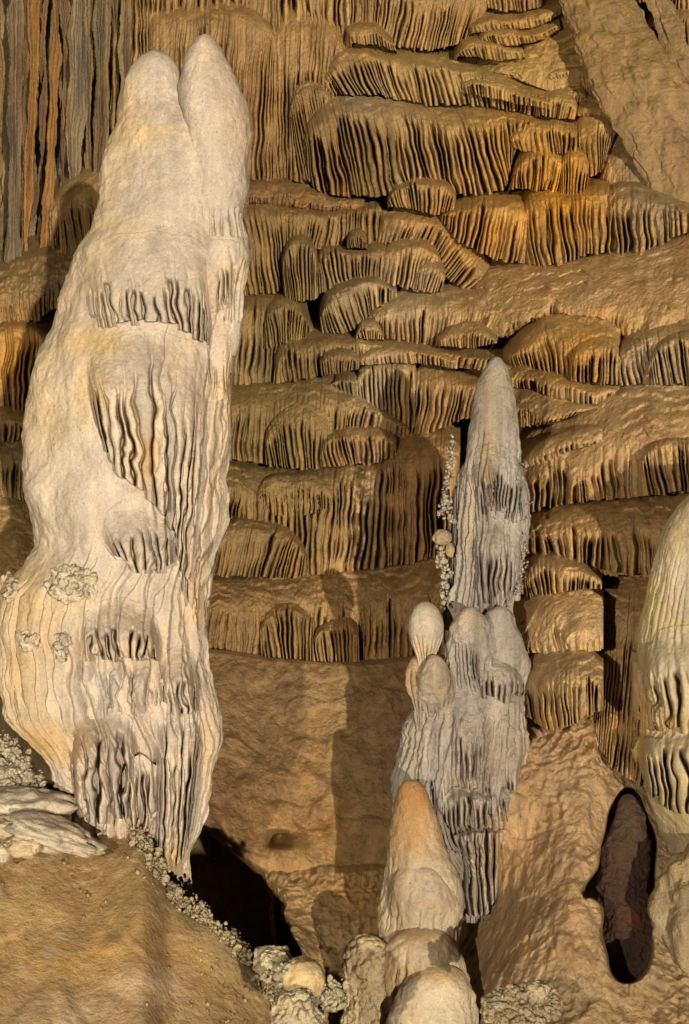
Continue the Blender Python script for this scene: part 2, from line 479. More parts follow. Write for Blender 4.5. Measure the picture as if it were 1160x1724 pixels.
    if label: ob['label'] = label
    return ob

# ------------------------------------------------------------------ lumps, knobs, rocks
def _ico(sub):
    import bmesh
    bm = bmesh.new(); bmesh.ops.create_icosphere(bm, subdivisions=sub, radius=1)
    V = np.array([v.co[:] for v in bm.verts]); F = np.array([[v.index for v in f.verts] for f in bm.faces]); bm.free()
    return V, F
ICO = {k: _ico(k) for k in (2, 3, 4, 5)}

def rock_geo(P, size, seed, sub=4, rough=.25, fine=.06, flat=1.0):
    V, F = ICO[sub]
    V = V * (1 + rough * fbm(V * 1.4 + seed, 2) + fine * fbm(V * 5 + seed, 3))[:, None]
    return V * np.array(size) + np.array(P), F

def knob_field(name, pts, mat, tint, parent=None, org=None, sub=2):
    """pts: (x,y,z,r) rows -> ONE mesh of small knobs"""
    V0, F0 = ICO[sub]
    pts = np.array(pts, float)
    n = len(pts)
    V = V0[None] * (1 + .35 * perlin(V0[None] * 1.7 + np.arange(n)[:, None, None] * 3.7))[..., None]
    sq = RNG.uniform(.55, 1.7, (n, 1, 3))
    V = V * sq
    q1 = RNG.normal(size=(n, 3)); q1 /= np.linalg.norm(q1, axis=1)[:, None]; V = V - 2 * (V * q1[:, None]).sum(-1, keepdims=True) * q1[:, None]
    V = V * pts[:, 3][:, None, None] + pts[:, None, :3]
    F = F0[None] + (np.arange(n) * len(V0))[:, None, None]
    t = np.repeat(np.array(tint) * RNG.uniform(.75, 1.15, (n, 1, 1)), len(V0), 1) if np.ndim(tint) == 1 else np.repeat(tint[:, None], len(V0), 1)
    o = org if org is not None else (tuple(parent.location) if parent else tuple(pts[np.argmin(pts[:, 2]), :3]))
    return build(name, V.reshape(-1, 3), F.reshape(-1, 3), mat, parent, o, t.reshape(-1, 3))

def sheet(name, X, Y, D, mat, col, parent=None, org=(0, 0, 0), rough=1.0, extra=None, knobs=0.0):
    P = at(X, Y, D)
    D = D + rough * (.035 * perlin(P * 2.3) + .014 * perlin(P * 7) + .005 * fbm(P * 22, 3))
    if np.any(knobs):
        D = D - knobs * (lumps(P * 14) * .6 + lumps(P * 27 + 4) * .4 - .4)
    if extra is not None: D = D + extra
    P = at(X, Y, D)
    return build(name, P.reshape(-1, 3), gridf(*X.shape), mat, parent, org, col(X, Y).reshape(-1, 3))
#@@SCENE
# ================================================================== THE SETTING
gx = np.concatenate([np.linspace(-2600, -150, 60)[:-1], np.linspace(-150, 1300, 420), np.linspace(1300, 3800, 60)[1:]]); gy = np.linspace(-2200, 3000, 360)
X, Y = np.meshgrid(gx, gy)
# rear rock wall, closing off everything behind the terraces; it runs far back behind the black opening
pit = np.exp(-((X - 330) / 190) ** 4 - ((Y - 1560) / 200) ** 4)
flu = .05 * np.abs(perlin(np.stack([X / 26, Y / 420, 0 * X + 3], -1))) + .09 * perlin(np.stack([X / 90, Y / 130, 0 * X + 9], -1))
wl = sheet('cave_wall', X, Y, flu + DW(np.clip(X, -300, 1400), np.clip(Y, -200, 1700)) + .42 + 1.5 * pit, M_WALL, tintfield((.26, .18, .08)), rough=2.5)
tag(wl, 'rough brown cave wall behind all the flowstone terraces', kind='structure')
gx = np.linspace(-3.8, 5.2, 90); gy = np.linspace(-1.5, 13, 120)
X, Y = np.meshgrid(gx, gy)
Z = ZC - 2.72 + .12 * fbm(np.stack([X, Y, 0 * X], -1) * .9, 3) - 1.4 * np.exp(-((X + 1.0) / 1.2) ** 2 - ((Y - 8.6) / 2.2) ** 2)
fl_ = build('cave_floor', np.stack([X, Y, Z], -1).reshape(-1, 3), gridf(*X.shape), M_MUD, None, (0, 0, 0),
            np.tile(np.array([[.3, .22, .12]]), (X.size, 1)))
tag(fl_, 'dark cave floor below the formations', kind='structure')

# ---- foreground mound of tan clay, falling away into the black opening behind it
MEDGE = [(-420, 1300), (-150, 1330), (0, 1352), (105, 1372), (150, 1395), (200, 1398), (240, 1402), (262, 1440), (285, 1495), (330, 1530), (370, 1560),
         (400, 1592), (430, 1632), (455, 1662), (480, 1700), (497, 1740), (520, 1800), (540, 1900)]
me_ = np.array(MEDGE, float)
nx = 520
ex = np.linspace(-420, 540, nx)
ey = smooth1(np.interp(ex, me_[:, 0], me_[:, 1]), 4)
def mound_D(px, py):
    e = np.interp(px, ex, ey)
    return 6.35 - .25 * sstep(100, 500, px) - np.maximum(py - e, 0) * .0024 - .00045 * np.minimum(py - e, 0)
rt = np.concatenate([-np.linspace(1, 0, 26)[:-1] ** 1.5, np.linspace(0, 1, 330) ** 1.15])
T = rt[:, None]
PY = np.where(T < 0, ey[None] - T * 260 + 0 * T, ey[None] + T * (2060 - ey[None]))
PX = np.repeat(ex[None], len(rt), 0)
DM = np.where(T < 0, mound_D(ex, ey)[None] - T * 1.0 + .10 * sstep(0, -.15, T), mound_D(PX, PY))
DM = DM + np.where(T >= 0, .10 * (1 - np.sqrt(np.clip(1 - (1 - np.clip(T / .10, 0, 1)) ** 2, 0, 1))), .10)
P = at(PX, PY, DM)
rill = .5 * perlin(np.stack([PX / 26, PY / 130, 0 * PX], -1)) + .5 * perlin(np.stack([PX / 70 - PY / 90, PY / 120 + PX / 160, 0 * PX + 3], -1))
DM = DM - (.05 * perlin(P * 1.6) + .02 * perlin(P * 4.5) + .005 * fbm(P * np.array([13, 6, 13.]), 3) + .012 * rill
           + .02 * np.clip(perlin(P * np.array([16, 9, 16.]) + 2) - .1, 0, 1) * sstep(.0, .4, perlin(P * 2.6 + 9))
           + .014 * sstep(.12, .3, perlin(P * np.array([3.4, 1.6, 3.4]) + 31)))
P = at(PX, PY, DM)
MUDB = tintfield((.33, .205, .078), [(420, 1560, 90, 90, (0.534, 0.404, 0.216), .7), (80, 1600, 150, 60, (0.497, 0.292, 0.099), .7),
                                    (220, 1640, 130, 50, (0.423, 0.241, 0.081), .8), (250, 1660, 60, 30, (0.607, 0.464, 0.324), .6), (40, 1530, 90, 50, (0.570, 0.378, 0.162), .6),
                                    (150, 1710, 160, 40, (0.534, 0.387, 0.243), .6)])
def MUDC(px, py):
    c = MUDB(px, py)
    a = sstep(.05, .35, fbm(np.stack([px / 70, py / 40, 0 * px + 2], -1), 4))[..., None]
    b = sstep(.12, .4, fbm(np.stack([px / 24, py / 14, 0 * px + 8], -1), 3))[..., None] * sstep(-.05, .2, perlin(np.stack([px / 120, py / 90, 0 * px], -1)))[..., None]
    return c * (1 - .16 * a) * (1 - b) + b * np.array((.42, .29, .14))
g = build('ground', P.reshape(-1, 3), gridf(*P.shape[:2]), M_MUD, None, (0, 0, 0), MUDC(PX, PY).reshape(-1, 3))
tag(g, 'smooth tan clay mound sloping up to the foot of the giant white stalagmite', kind='structure')

# ================================================================== FLOWSTONE TERRACES ON THE WALL
T_ = tier
# --- upper middle
T_('tall brown fluted curtain just right of the white twin tips', [(250, 24), (330, 14), (385, 4), (425, 14), (450, 34), (468, 66)], [(250, 312), (330, 308), (400, 306), (440, 308), (470, 308)], cap=.1, prot=.2, fl=10, bias=.12, amp=.8)
T_('tall narrow fluted curtain with rounded head, left of the two big upper terraces', [(452, 60), (470, 28), (500, 16), (540, 18), (570, 42), (592, 80)], [(455, 308), (500, 312), (535, 322), (562, 330)], cap=.16, prot=.22, fl=10, bias=.05)
T_('short fluted curtain cut by the top edge, above the lumpy grey knob', [(575, -70), (610, -75), (650, -60)], [(588, 46), (615, 52), (645, 62)], cap=.3, fl=9, bias=.08, lean=-8)
T_('small lumpy grey ledge above the highest big terrace', [(585, 52), (605, 42), (635, 46), (662, 72)], [(592, 74), (620, 76), (640, 78), (668, 88)], cap=.5, prot=.12, fl=7, bias=.24)
T_('dark fluted curtain along the top edge of the wall, right of the grey knob', [(630, -70), (700, -50), (770, -45), (830, -30)], [(640, 52), (662, 74), (700, 86), (738, 90), (770, 80), (815, 64)], cap=.42, prot=.25, fl=8.5, bias=.02, lean=-12)
T_('wide domed terrace with a pale cap, upper of the two biggest terraces', [(540, 150), (546, 112), (562, 84), (595, 69), (630, 72), (665, 84), (700, 90), (740, 94), (780, 104), (850, 126), (905, 150), (968, 166)],
   [(553, 156), (600, 162), (640, 162), (690, 172), (730, 180), (780, 178), (830, 184), (900, 194), (968, 202)], cap=.36, prot=.3, fl=11, bias=.10, lean=-6, amp=1.05)
T_('small fluted lobe wedged left between the two biggest terraces', [(486, 185), (492, 150), (515, 136), (542, 138), (558, 160)], [(488, 305), (510, 312), (530, 290), (556, 200)], cap=.15, prot=.16, fl=9, bias=.12)
T_('biggest fluted terrace with long hanging curtain, below the pale domed terrace', [(508, 235), (514, 202), (526, 182), (552, 164), (600, 159), (640, 158), (690, 172), (740, 182), (800, 176), (870, 188), (930, 204), (972, 214)],
   [(518, 300), (548, 326), (600, 334), (650, 334), (700, 330), (770, 332), (820, 332), (862, 322), (878, 250), (930, 256), (968, 258)], cap=.27, prot=.34, fl=12, bias=.14, lean=-10, amp=1.2)
T_('small fluted dome under the long curtain of the biggest terrace', [(652, 340), (665, 314), (695, 303), (730, 302), (756, 310), (768, 332)], [(655, 348), (700, 354), (735, 366), (764, 352)], cap=.2, prot=.16, fl=9, bias=.34)
T_('orange fluted lobe, left of two hanging side by side', [(864, 292), (872, 268), (892, 252), (920, 250), (945, 258), (950, 275)], [(862, 320), (900, 322), (930, 326), (946, 328)], cap=.25, prot=.17, fl=10, bias=.3, lean=-4)
T_('orange fluted lobe, right of two hanging side by side', [(944, 275), (952, 256), (970, 250), (985, 256), (992, 275)], [(940, 328), (965, 330), (988, 326)], cap=.2, prot=.16, fl=9, bias=.32)
T_('ochre fan of flutes right of the orange lobes, under the smooth domes', [(966, 212), (980, 196), (1008, 190), (1032, 192), (1042, 214)], [(972, 300), (995, 304), (1012, 292), (1022, 262)], cap=.3, prot=.2, fl=11, bias=.2, amp=.8)
T_('smooth rounded dome against the foot of the diagonal ridge', [(966, 192), (974, 170), (995, 158), (1035, 155), (1075, 162), (1098, 180)], [(968, 196), (1010, 200), (1060, 200), (1100, 204)], cap=.8, prot=.2, fl=12, bias=.16, amp=.3)
T_('grey brown sloping lobe below the diagonal ridge', [(1010, 262), (1030, 222), (1062, 216), (1100, 226), (1170, 270)], [(1012, 312), (1040, 322), (1090, 330), (1170, 345)], cap=.75, prot=.2, fl=13, bias=.05, amp=.4, rough=1.6)
T_('tiny scalloped lobe, upper of two beside the smooth slope', [(940, 168), (948, 146), (962, 140), (982, 144), (988, 160)], [(940, 172), (962, 176), (986, 174)], cap=.6, prot=.1, fl=9, bias=.14, amp=.5)
T_('small scalloped lobe left of the smooth rounded dome', [(905, 172), (920, 158), (945, 155), (968, 164), (972, 180)], [(905, 196), (935, 200), (968, 202)], cap=.35, prot=.1, fl=8, bias=.26, amp=.7)
# --- upper right little steps
T_('small ochre step cut by the top edge of the wall', [(812, -30), (860, -40), (915, -30)], [(822, 16), (850, 22), (885, 22), (912, 12)], cap=.4, prot=.16, fl=9, bias=.1, amp=.6)
T_('thin ochre step second from the top, right of the dark curtain', [(790, 44), (815, 28), (860, 24), (905, 20), (945, 4)], [(795, 56), (830, 52), (870, 50), (905, 46), (945, 24)], cap=.45, prot=.16, fl=8, bias=.14, amp=.6)
T_('orange scalloped step above the smooth broad slope', [(806, 62), (818, 50), (845, 48), (885, 52), (915, 46), (942, 36)], [(808, 68), (850, 78), (895, 74), (928, 60), (945, 48)], cap=.5, prot=.15, fl=9, bias=.2, amp=.6)
T_('ochre scalloped step right of the dark top curtain', [(766, 92), (778, 74), (800, 65), (830, 68), (880, 84)], [(770, 94), (800, 98), (835, 104), (884, 98)], cap=.4, prot=.15, fl=9, bias=.2, amp=.7)
T_('broad smooth slope with faint scallops under the diagonal ridge', [(800, 110), (840, 92), (900, 66), (950, 30), (1000, 10), (1060, 40), (1100, 90)], [(830, 126), (880, 138), (930, 158), (990, 168), (1060, 185), (1120, 220)], cap=.9, prot=.14, fl=12, bias=.06, amp=.3)
# --- the column row of the middle wall
T_('brown rough shelf right of the white stalagmite at the height of its waist', [(195, 312), (385, 306), (430, 300), (480, 302), (530, 314), (565, 330), (615, 334)], [(195, 344), (385, 348), (450, 346), (500, 353), (545, 356), (612, 354)], cap=.62, prot=.3, fl=8, bias=.1, amp=.8, rough=1.8)
T_('fluted curtain hanging under the brown rough shelf', [(190, 348), (380, 342), (440, 334), (500, 346), (560, 352), (610, 346), (645, 344)], [(190, 496), (380, 500), (440, 500), (468, 500), (500, 430), (540, 422), (590, 420), (646, 414)], cap=.2, prot=.26, fl=9.5, bias=.16)
T_('sloping ochre terrace whose smooth cap slides down to the tan shelf', [(640, 350), (690, 352), (735, 364), (775, 392), (810, 425), (832, 462), (836, 482)], [(640, 414), (690, 410), (730, 430), (760, 470), (785, 488), (812, 494), (826, 492)], cap=.38, prot=.24, fl=9.5, bias=.2, lean=-8)
T_('tiny fluted bump on the curtain under the brown rough shelf', [(584, 410), (590, 394), (601, 388), (611, 394), (617, 408)], [(585, 417), (601, 419), (617, 418)], cap=.3, prot=.07, fl=7, bias=.46)
T_('narrow tall fluted lobe with rounded head, nearest the waist of the white stalagmite', [(474, 440), (482, 408), (500, 397), (520, 402), (534, 430)], [(478, 500), (500, 512), (522, 512), (536, 500)], cap=.12, prot=.16, fl=9, bias=.36)
T_('flat topped fluted block left of two matching blocks', [(534, 440), (540, 420), (570, 417), (612, 420), (640, 411), (655, 420)], [(538, 495), (560, 490), (600, 474), (655, 474)], cap=.2, prot=.2, fl=9, bias=.34)
T_('flat topped pale fluted block below the sloping ochre terrace', [(642, 425), (660, 411), (690, 405), (718, 408), (736, 420), (742, 440)], [(646, 474), (680, 486), (715, 494), (742, 490)], cap=.2, prot=.2, fl=10, bias=.36, lean=-8)
T_('small fluted bump on the right flank of the pale block', [(700, 460), (708, 441), (728, 436), (744, 444), (750, 462)], [(698, 488), (722, 494), (748, 492)], cap=.25, prot=.12, fl=9, bias=.46, lean=-6)
T_('domed fluted lobe with pale rim, above the tan shelf', [(538, 530), (546, 496), (565, 479), (600, 467), (635, 466), (668, 488)], [(542, 562), (580, 564), (606, 552), (630, 524), (668, 500)], cap=.24, prot=.24, fl=10.5, bias=.42)
T_('wide tan shelf with even short flutes, middle of the wall', [(604, 560), (612, 530), (630, 508), (662, 492), (720, 488), (800, 490), (860, 500), (905, 520)], [(606, 548), (640, 568), (665, 574), (705, 580), (745, 584), (810, 578), (880, 560)], cap=.46, prot=.3, fl=10, bias=.34, lean=-8)
T_('little knobbly bump at the left end of the wide tan shelf', [(598, 568), (606, 545), (622, 540), (638, 548), (646, 566)], [(600, 568), (622, 574), (646, 572)], cap=.4, prot=.08, fl=7, bias=.6)
T_('low scalloped double lip at the right end of the wide tan shelf', [(738, 570), (760, 550), (790, 545), (815, 552), (838, 572)], [(742, 582), (790, 588), (836, 578)], cap=.5, prot=.1, fl=8, bias=.62, amp=.8)
T_('dark tall fluted curtain beside the drapery of the white stalagmite', [(190, 512), (380, 506), (440, 500), (480, 504), (512, 520), (530, 556)], [(190, 654), (380, 658), (440, 650), (468, 648), (500, 630), (532, 605)], cap=.16, prot=.24, fl=10, bias=.3)
T_('small round headed lobe on the dark tall curtain', [(444, 545), (450, 515), (475, 503), (505, 512), (522, 545)], [(444, 590), (480, 580), (520, 570)], cap=.25, prot=.1, fl=9, bias=.46)
T_('long sloping terrace crossing the wall behind the tall grey stalagmite', [(462, 600), (470, 580), (492, 565), (530, 560), (600, 562), (680, 576), (760, 588), (830, 598), (890, 625)], [(464, 648), (500, 645), (550, 634), (585, 618), (625, 608), (680, 608), (730, 614), (780, 620), (830, 630), (885, 640)], cap=.42, prot=.3, fl=9.5, bias=.44, lean=-4)
T_('knobbly fluted cluster under the long sloping terrace', [(538, 610), (546, 596), (566, 586), (592, 590), (606, 606)], [(542, 634), (570, 630), (604, 622)], cap=.35, prot=.12, fl=8, bias=.66)
T_('pale white curtain left of the dark stalagmite shadow', [(596, 640), (610, 614), (640, 606), (680, 603), (700, 614)], [(596, 668), (625, 690), (655, 704), (700, 724)], cap=.22, prot=.18, fl=10, bias=.5)
T_('short pale fluted lobe left of the pale white curtain', [(552, 650), (562, 636), (582, 628), (604, 636)], [(556, 650), (580, 668), (606, 680)], cap=.3, prot=.14, fl=9, bias=.54)
T_('fluted curtain between the dark shadow and the tall grey stalagmite', [(690, 632), (712, 618), (750, 624), (790, 636), (830, 650)], [(680, 734), (720, 738), (760, 722), (795, 706), (830, 698)], cap=.28, prot=.2, fl=11, bias=.48, lean=-8)
# --- lower middle
T_('brown terrace with a broad sloping cap beside the white stalagmite', [(182, 658), (372, 652), (430, 652), (475, 648), (520, 638), (555, 632), (585, 650), (620, 672), (658, 692), (690, 722)], [(182, 772), (372, 776), (420, 782), (480, 792), (530, 790), (560, 770), (600, 735), (650, 734), (690, 738)], cap=.36, prot=.3, fl=10.5, bias=.5)
T_('inner fluted dome on the brown broad capped terrace', [(446, 740), (452, 712), (476, 690), (504, 676), (540, 686), (562, 706)], [(448, 786), (500, 794), (560, 788)], cap=.3, prot=.12, fl=11, bias=.70)
T_('squat fluted block at the right end of the brown terrace', [(538, 756), (545, 734), (562, 724), (610, 722), (650, 726), (668, 742)], [(540, 788), (580, 786), (625, 784), (668, 772)], cap=.3, prot=.16, fl=10, bias=.72)
T_('wide fluted terrace, half lit and half in the shadow left of the tall grey stalagmite', [(182, 790), (372, 784), (440, 792), (500, 794), (560, 790), (620, 778), (665, 738), (715, 730), (752, 736), (775, 752)], [(182, 958), (372, 962), (450, 972), (520, 974), (600, 966), (660, 958), (705, 950), (770, 925)], cap=.24, prot=.32, fl=11.5, bias=.56, amp=1.2)
T_('low fluted terrace at lower left, overlapping the wide half lit one', [(172, 892), (362, 886), (400, 876), (440, 876), (480, 888), (508, 912), (520, 945)], [(172, 970), (362, 974), (420, 974), (460, 976), (520, 972)], cap=.22, prot=.18, fl=11, bias=.80)
T_('brown terrace with rough cap, directly above the smooth brown apron', [(145, 984), (335, 978), (430, 974), (520, 968), (620, 960), (700, 948), (790, 932)], [(135, 1090), (325, 1094), (380, 1102), (440, 1112), (520, 1118), (600, 1120), (700, 1108), (790, 1096)], cap=.48, prot=.32, fl=10.5, bias=.66, rough=1.6)
T_('small fluted lobe hanging at the lower edge of the rough capped terrace', [(524, 1085), (534, 1062), (558, 1046), (590, 1040), (604, 1060)], [(526, 1116), (570, 1120), (606, 1119)], cap=.25, prot=.12, fl=9, bias=.92)
T_('rounded fluted lobe in the middle of the rough capped terrace', [(436, 1060), (446, 1030), (470, 1016), (505, 1018), (530, 1046)], [(440, 1112), (485, 1116), (530, 1118)], cap=.2, prot=.1, fl=11, bias=.86)
T_('short fringe of flutes in the shadow above the purple brown slope', [(600, 1112), (660, 1108), (730, 1100), (790, 1098)], [(600, 1168), (660, 1166), (730, 1160), (790, 1155)], cap=.5, prot=.12, fl=9, bias=.66, amp=.8)
# --- right
T_('ochre fluted terrace curving into the tan shelf, left of the orange curtain', [(742, 362), (768, 346), (800, 336), (840, 332), (875, 336), (898, 352)], [(755, 372), (785, 412), (830, 436), (870, 444), (900, 446)], cap=.22, prot=.24, fl=11, bias=.28, lean=-12)
T_('bright orange curtain of long flutes, right of the wall', [(880, 350), (890, 326), (915, 319), (950, 326), (990, 320), (1026, 312)], [(888, 450), (920, 452), (955, 444), (990, 430), (1028, 428)], cap=.2, prot=.24, fl=12, bias=.30)
T_('grey brown weathered curtain right of the orange curtain', [(1016, 330), (1040, 312), (1075, 314), (1110, 328), (1150, 345), (1200, 360)], [(1016, 432), (1060, 434), (1105, 420), (1145, 396), (1200, 380)], cap=.25, prot=.22, fl=14, bias=.30, amp=.8, rough=1.6)
T_('large smooth tan shelf below the orange curtain', [(796, 490), (820, 456), (880, 448), (950, 446), (1010, 430), (1080, 424), (1140, 402), (1260, 350)], [(790, 566), (850, 572), (900, 540), (940, 532), (1010, 536), (1060, 580), (1120, 570), (1260, 555)], cap=.94, prot=.36, fl=12, bias=.32, amp=.4)
T_('orange tinged terrace with fine flutes, right of the tall grey stalagmite tip', [(852, 596), (880, 560), (910, 538), (960, 527), (1010, 530), (1045, 552)], [(860, 622), (910, 628), (960, 640), (1000, 646), (1042, 648)], cap=.48, prot=.24, fl=10, bias=.52, amp=.9)
T_('orange square lobe on the right half of the fine fluted terrace', [(962, 600), (970, 580), (1000, 571), (1030, 570), (1042, 590)], [(962, 642), (1000, 648), (1040, 650)], cap=.3, prot=.1, fl=12, bias=.72)
T_('whitish grey fluted curtain near the right edge, above the big smooth shelf', [(1030, 612), (1040, 588), (1062, 564), (1100, 546), (1160, 536), (1250, 520)], [(1030, 652), (1075, 650), (1120, 645), (1170, 652), (1250, 655)], cap=.32, prot=.24, fl=11, bias=.56)
T_('dark fluted lobe at the right edge beside the whitish grey curtain', [(1092, 612), (1105, 580), (1130, 562), (1165, 556), (1210, 560)], [(1092, 648), (1130, 650), (1210, 652)], cap=.25, prot=.1, fl=11, bias=.74)
T_('curved scalloped ledge right of the grey stalagmite tip', [(846, 626), (885, 616), (930, 628), (980, 642), (1020, 646), (1044, 652)], [(850, 654), (895, 656), (935, 672), (970, 680), (1005, 682), (1038, 664)], cap=.55, prot=.2, fl=9, bias=.62, amp=.8)
T_('lowest scalloped ledge in the curve above the big smooth shelf', [(850, 660), (890, 654), (935, 668), (975, 676), (1010, 684)], [(854, 716), (890, 720), (925, 716), (955, 706), (985, 694)], cap=.72, prot=.16, fl=9, bias=.68, amp=.8)
T_('big smooth tan shelf with sparse flutes, right of the tall grey stalagmite', [(850, 760), (900, 726), (955, 708), (1005, 680), (1045, 656), (1100, 644), (1170, 650), (1290, 640)], [(850, 872), (900, 862), (960, 850), (1010, 845), (1080, 838), (1170, 828), (1290, 815)], cap=.66, prot=.34, fl=15, bias=.66, amp=.7)
T_('dark patch of close flutes at the right edge of the big smooth shelf', [(1078, 775), (1090, 750), (1115, 738), (1165, 738), (1230, 745)], [(1082, 836), (1120, 836), (1170, 830), (1230, 826)], cap=.15, prot=.08, fl=11, bias=.94, amp=.9)
T_('smooth ochre terrace with a few short flutes, left of the bright right stalagmite', [(845, 900), (890, 868), (940, 856), (1000, 848), (1080, 842), (1160, 832), (1290, 820)], [(848, 940), (930, 942), (975, 952), (1010, 962), (1070, 968), (1130, 968), (1290, 960)], cap=.52, prot=.3, fl=15, bias=.74, amp=.75)
T_('small drooping terrace with thin flutes, just right of the grey stalagmite foot', [(862, 970), (880, 946), (905, 930), (945, 936), (985, 950), (1014, 975)], [(865, 1004), (905, 1006), (940, 1004), (970, 994), (1014, 992)], cap=.42, prot=.26, fl=11, bias=.86)
T_('smooth swollen bulge, upper of two right of the grey cluster', [(862, 1040), (872, 1012), (895, 1000), (945, 996), (985, 988), (1016, 1008)], [(868, 1104), (910, 1106), (950, 1100), (1016, 1098)], cap=.8, prot=.3, fl=16, bias=.86, amp=.35, endr=3.4)
T_('swollen bulge with long drips, lower of two right of the grey cluster', [(874, 1140), (884, 1110), (912, 1098), (950, 1095), (990, 1098), (1016, 1120)], [(884, 1210), (920, 1236), (948, 1230), (978, 1215), (1016, 1196)], cap=.42, prot=.28, fl=13, bias=.92, amp=.9, endr=3.2)
T_('shadowed fluted step, upper one left of the bright right stalagmite', [(990, 940), (1030, 905), (1075, 908), (1120, 930), (1160, 940)], [(990, 968), (1040, 972), (1090, 974), (1160, 972)], cap=.3, prot=.12, fl=9, bias=.66, amp=.9)
T_('shadowed fluted slope running down left of the bright right stalagmite', [(980, 990), (1030, 972), (1090, 970), (1200, 970)], [(985, 1196), (1030, 1300), (1090, 1330), (1200, 1330)], cap=.3, prot=.22, fl=10, bias=.45, amp=.9)
# --- far left wall
T_('short dark fluted terrace tucked left of the white stalagmite shoulder', [(82, 350), (105, 318), (135, 296), (185, 282), (230, 290)], [(84, 420), (110, 430), (135, 432), (165, 402), (230, 400)], cap=.28, prot=.24, fl=8, bias=.1, amp=.8, rough=1.8)
T_('dark lumpy ledge below the long brown columns', [(-60, 470), (0, 455), (60, 428), (110, 418), (170, 430)], [(-60, 545), (0, 545), (60, 545), (95, 520), (170, 500)], cap=.55, prot=.3, fl=8, bias=.12, amp=.8, rough=2.6)
T_('orange flutes at the left edge below the dark lumpy ledge', [(-60, 552), (0, 545), (30, 536), (62, 546), (85, 570)], [(-60, 690), (0, 690), (35, 700), (85, 695)], cap=.12, prot=.22, fl=13, bias=.2, amp=1.1)
T_('small reddish ledge at the left edge under the orange flutes', [(-60, 686), (0, 682), (40, 692), (80, 700)], [(-60, 748), (0, 750), (40, 742), (80, 740)], cap=.5, prot=.22, fl=10, bias=.26)
T_('olive ledge with short flutes, low on the left edge', [(-60, 745), (0, 748), (40, 742), (90, 745)], [(-60, 840), (0, 842), (45, 852), (90, 850)], cap=.4, prot=.24, fl=10, bias=.34)
T_('smooth olive slope at the left edge above the yellowish foot of the white stalagmite', [(-60, 835), (0, 836), (50, 848), (110, 860)], [(-60, 1010), (0, 1010), (50, 1010), (110, 1010)], cap=.97, prot=.3, fl=12, bias=.44, amp=.2)
T_('corner of bright fluted stone beyond the diagonal ridge', [(1060, -60), (1110, -70), (1200, -60)], [(1070, 6), (1110, 16), (1150, 22), (1200, 24)], cap=.3, prot=.2, fl=9, bias=-.1)
T_('fluted lobe at the right edge beyond the diagonal ridge', [(1095, 40), (1120, 18), (1160, 14), (1220, 20)], [(1098, 62), (1130, 92), (1165, 130), (1220, 150)], cap=.25, prot=.2, fl=9, bias=-.05)
T_('tall dark fluted wall curtain behind the white twin tips', [(180, -80), (300, -95), (450, -95), (640, -80)], [(180, 330), (300, 340), (450, 330), (640, 330)], cap=.05, prot=.2, fl=12, bias=.02, ends='', amp=1.3)
T_('low scalloped lip in the middle of the broad smooth slope', [(912, 132), (930, 114), (970, 108), (1008, 112), (1026, 130)], [(914, 138), (955, 130), (1000, 131), (1026, 138)], cap=.6, prot=.1, fl=8, bias=.16, amp=.6)
T_('second thin lip near the right end of the pale capped terrace', [(776, 140), (800, 132), (845, 142), (890, 158), (932, 172)], [(782, 158), (838, 168), (895, 180), (932, 186)], cap=.4, prot=.09, fl=8, bias=.30, amp=.8)
T_('short orange fringe at the right end of the biggest fluted terrace', [(858, 232), (868, 214), (900, 206), (940, 208), (972, 220)], [(862, 250), (905, 260), (945, 262), (972, 260)], cap=.3, prot=.1, fl=9, bias=.32, amp=.9)
T_('faint upper lip on the left part of the big smooth tan shelf', [(876, 772), (900, 748), (940, 732), (985, 718), (1015, 722)], [(880, 792), (930, 776), (985, 752), (1015, 745)], cap=.7, prot=.1, fl=11, bias=.86, amp=.5)
T_('small drooping lip on the cap of the half lit fluted terrace', [(428, 830), (445, 808), (490, 800), (540, 802), (560, 822)], [(430, 862), (480, 872), (530, 868), (560, 855)], cap=.4, prot=.1, fl=9, bias=.74, amp=.9)
T_('narrow fringe under the cap of the long sloping terrace', [(604, 600), (630, 584), (690, 586), (740, 594), (770, 606)], [(608, 616), (660, 612), (720, 614), (770, 622)], cap=.4, prot=.08, fl=8, bias=.64, amp=.9)

# --- long brown columns hanging at the far left
def stripes(c, c2, sd):
    def f(px, py):
        w = sstep(-.15, .35, perlin(np.stack([px / 5.5 + sd, py / 260 + 0 * px, 0 * px + sd], -1)))[..., None]
        w2 = sstep(.0, .5, perlin(np.stack([px / 9 + sd, py / 150 + 0 * px, 0 * px + 7 + sd], -1)))[..., None]
        return (np.array(c) * (1 - w) + np.array(c2) * w) * (1 - .45 * w2)
    return f
def tube(name, pts, D0, mat, col, fl=9, amp=.8, ratio=.8, parent=None, org=None):
    a0 = np.array(pts, float); yy = np.linspace(a0[0, 1], a0[-1, 1], 40)      # (x, y, halfwidth)
    sd_ = RNG.uniform(0, 50); o_ = 0 * yy
    a = np.stack([np.interp(yy, a0[:, 1], a0[:, 0]) + 3.5 * fbm(np.stack([yy / 90, o_ + sd_, o_], -1), 2), yy,
                  np.interp(yy, a0[:, 1], a0[:, 2]) * (1 + .16 * fbm(np.stack([yy / 70, o_ + sd_ + 9, o_], -1), 3))], -1)
    B = Body(np.stack([a[:, 0] - a[:, 2], a[:, 1]], -1), np.stack([a[:, 0] + a[:, 2], a[:, 1]], -1), D0, ratio, ysig=12)
    B.w = np.interp(B.y, a[:, 1], a[:, 2])
    return body(B, name, mat, col, parent, org, noise=.9, knobs=.007, flutes=[(-400, a[-1, 1] + 60, fl, amp, -900, 2000)], step=1.7)
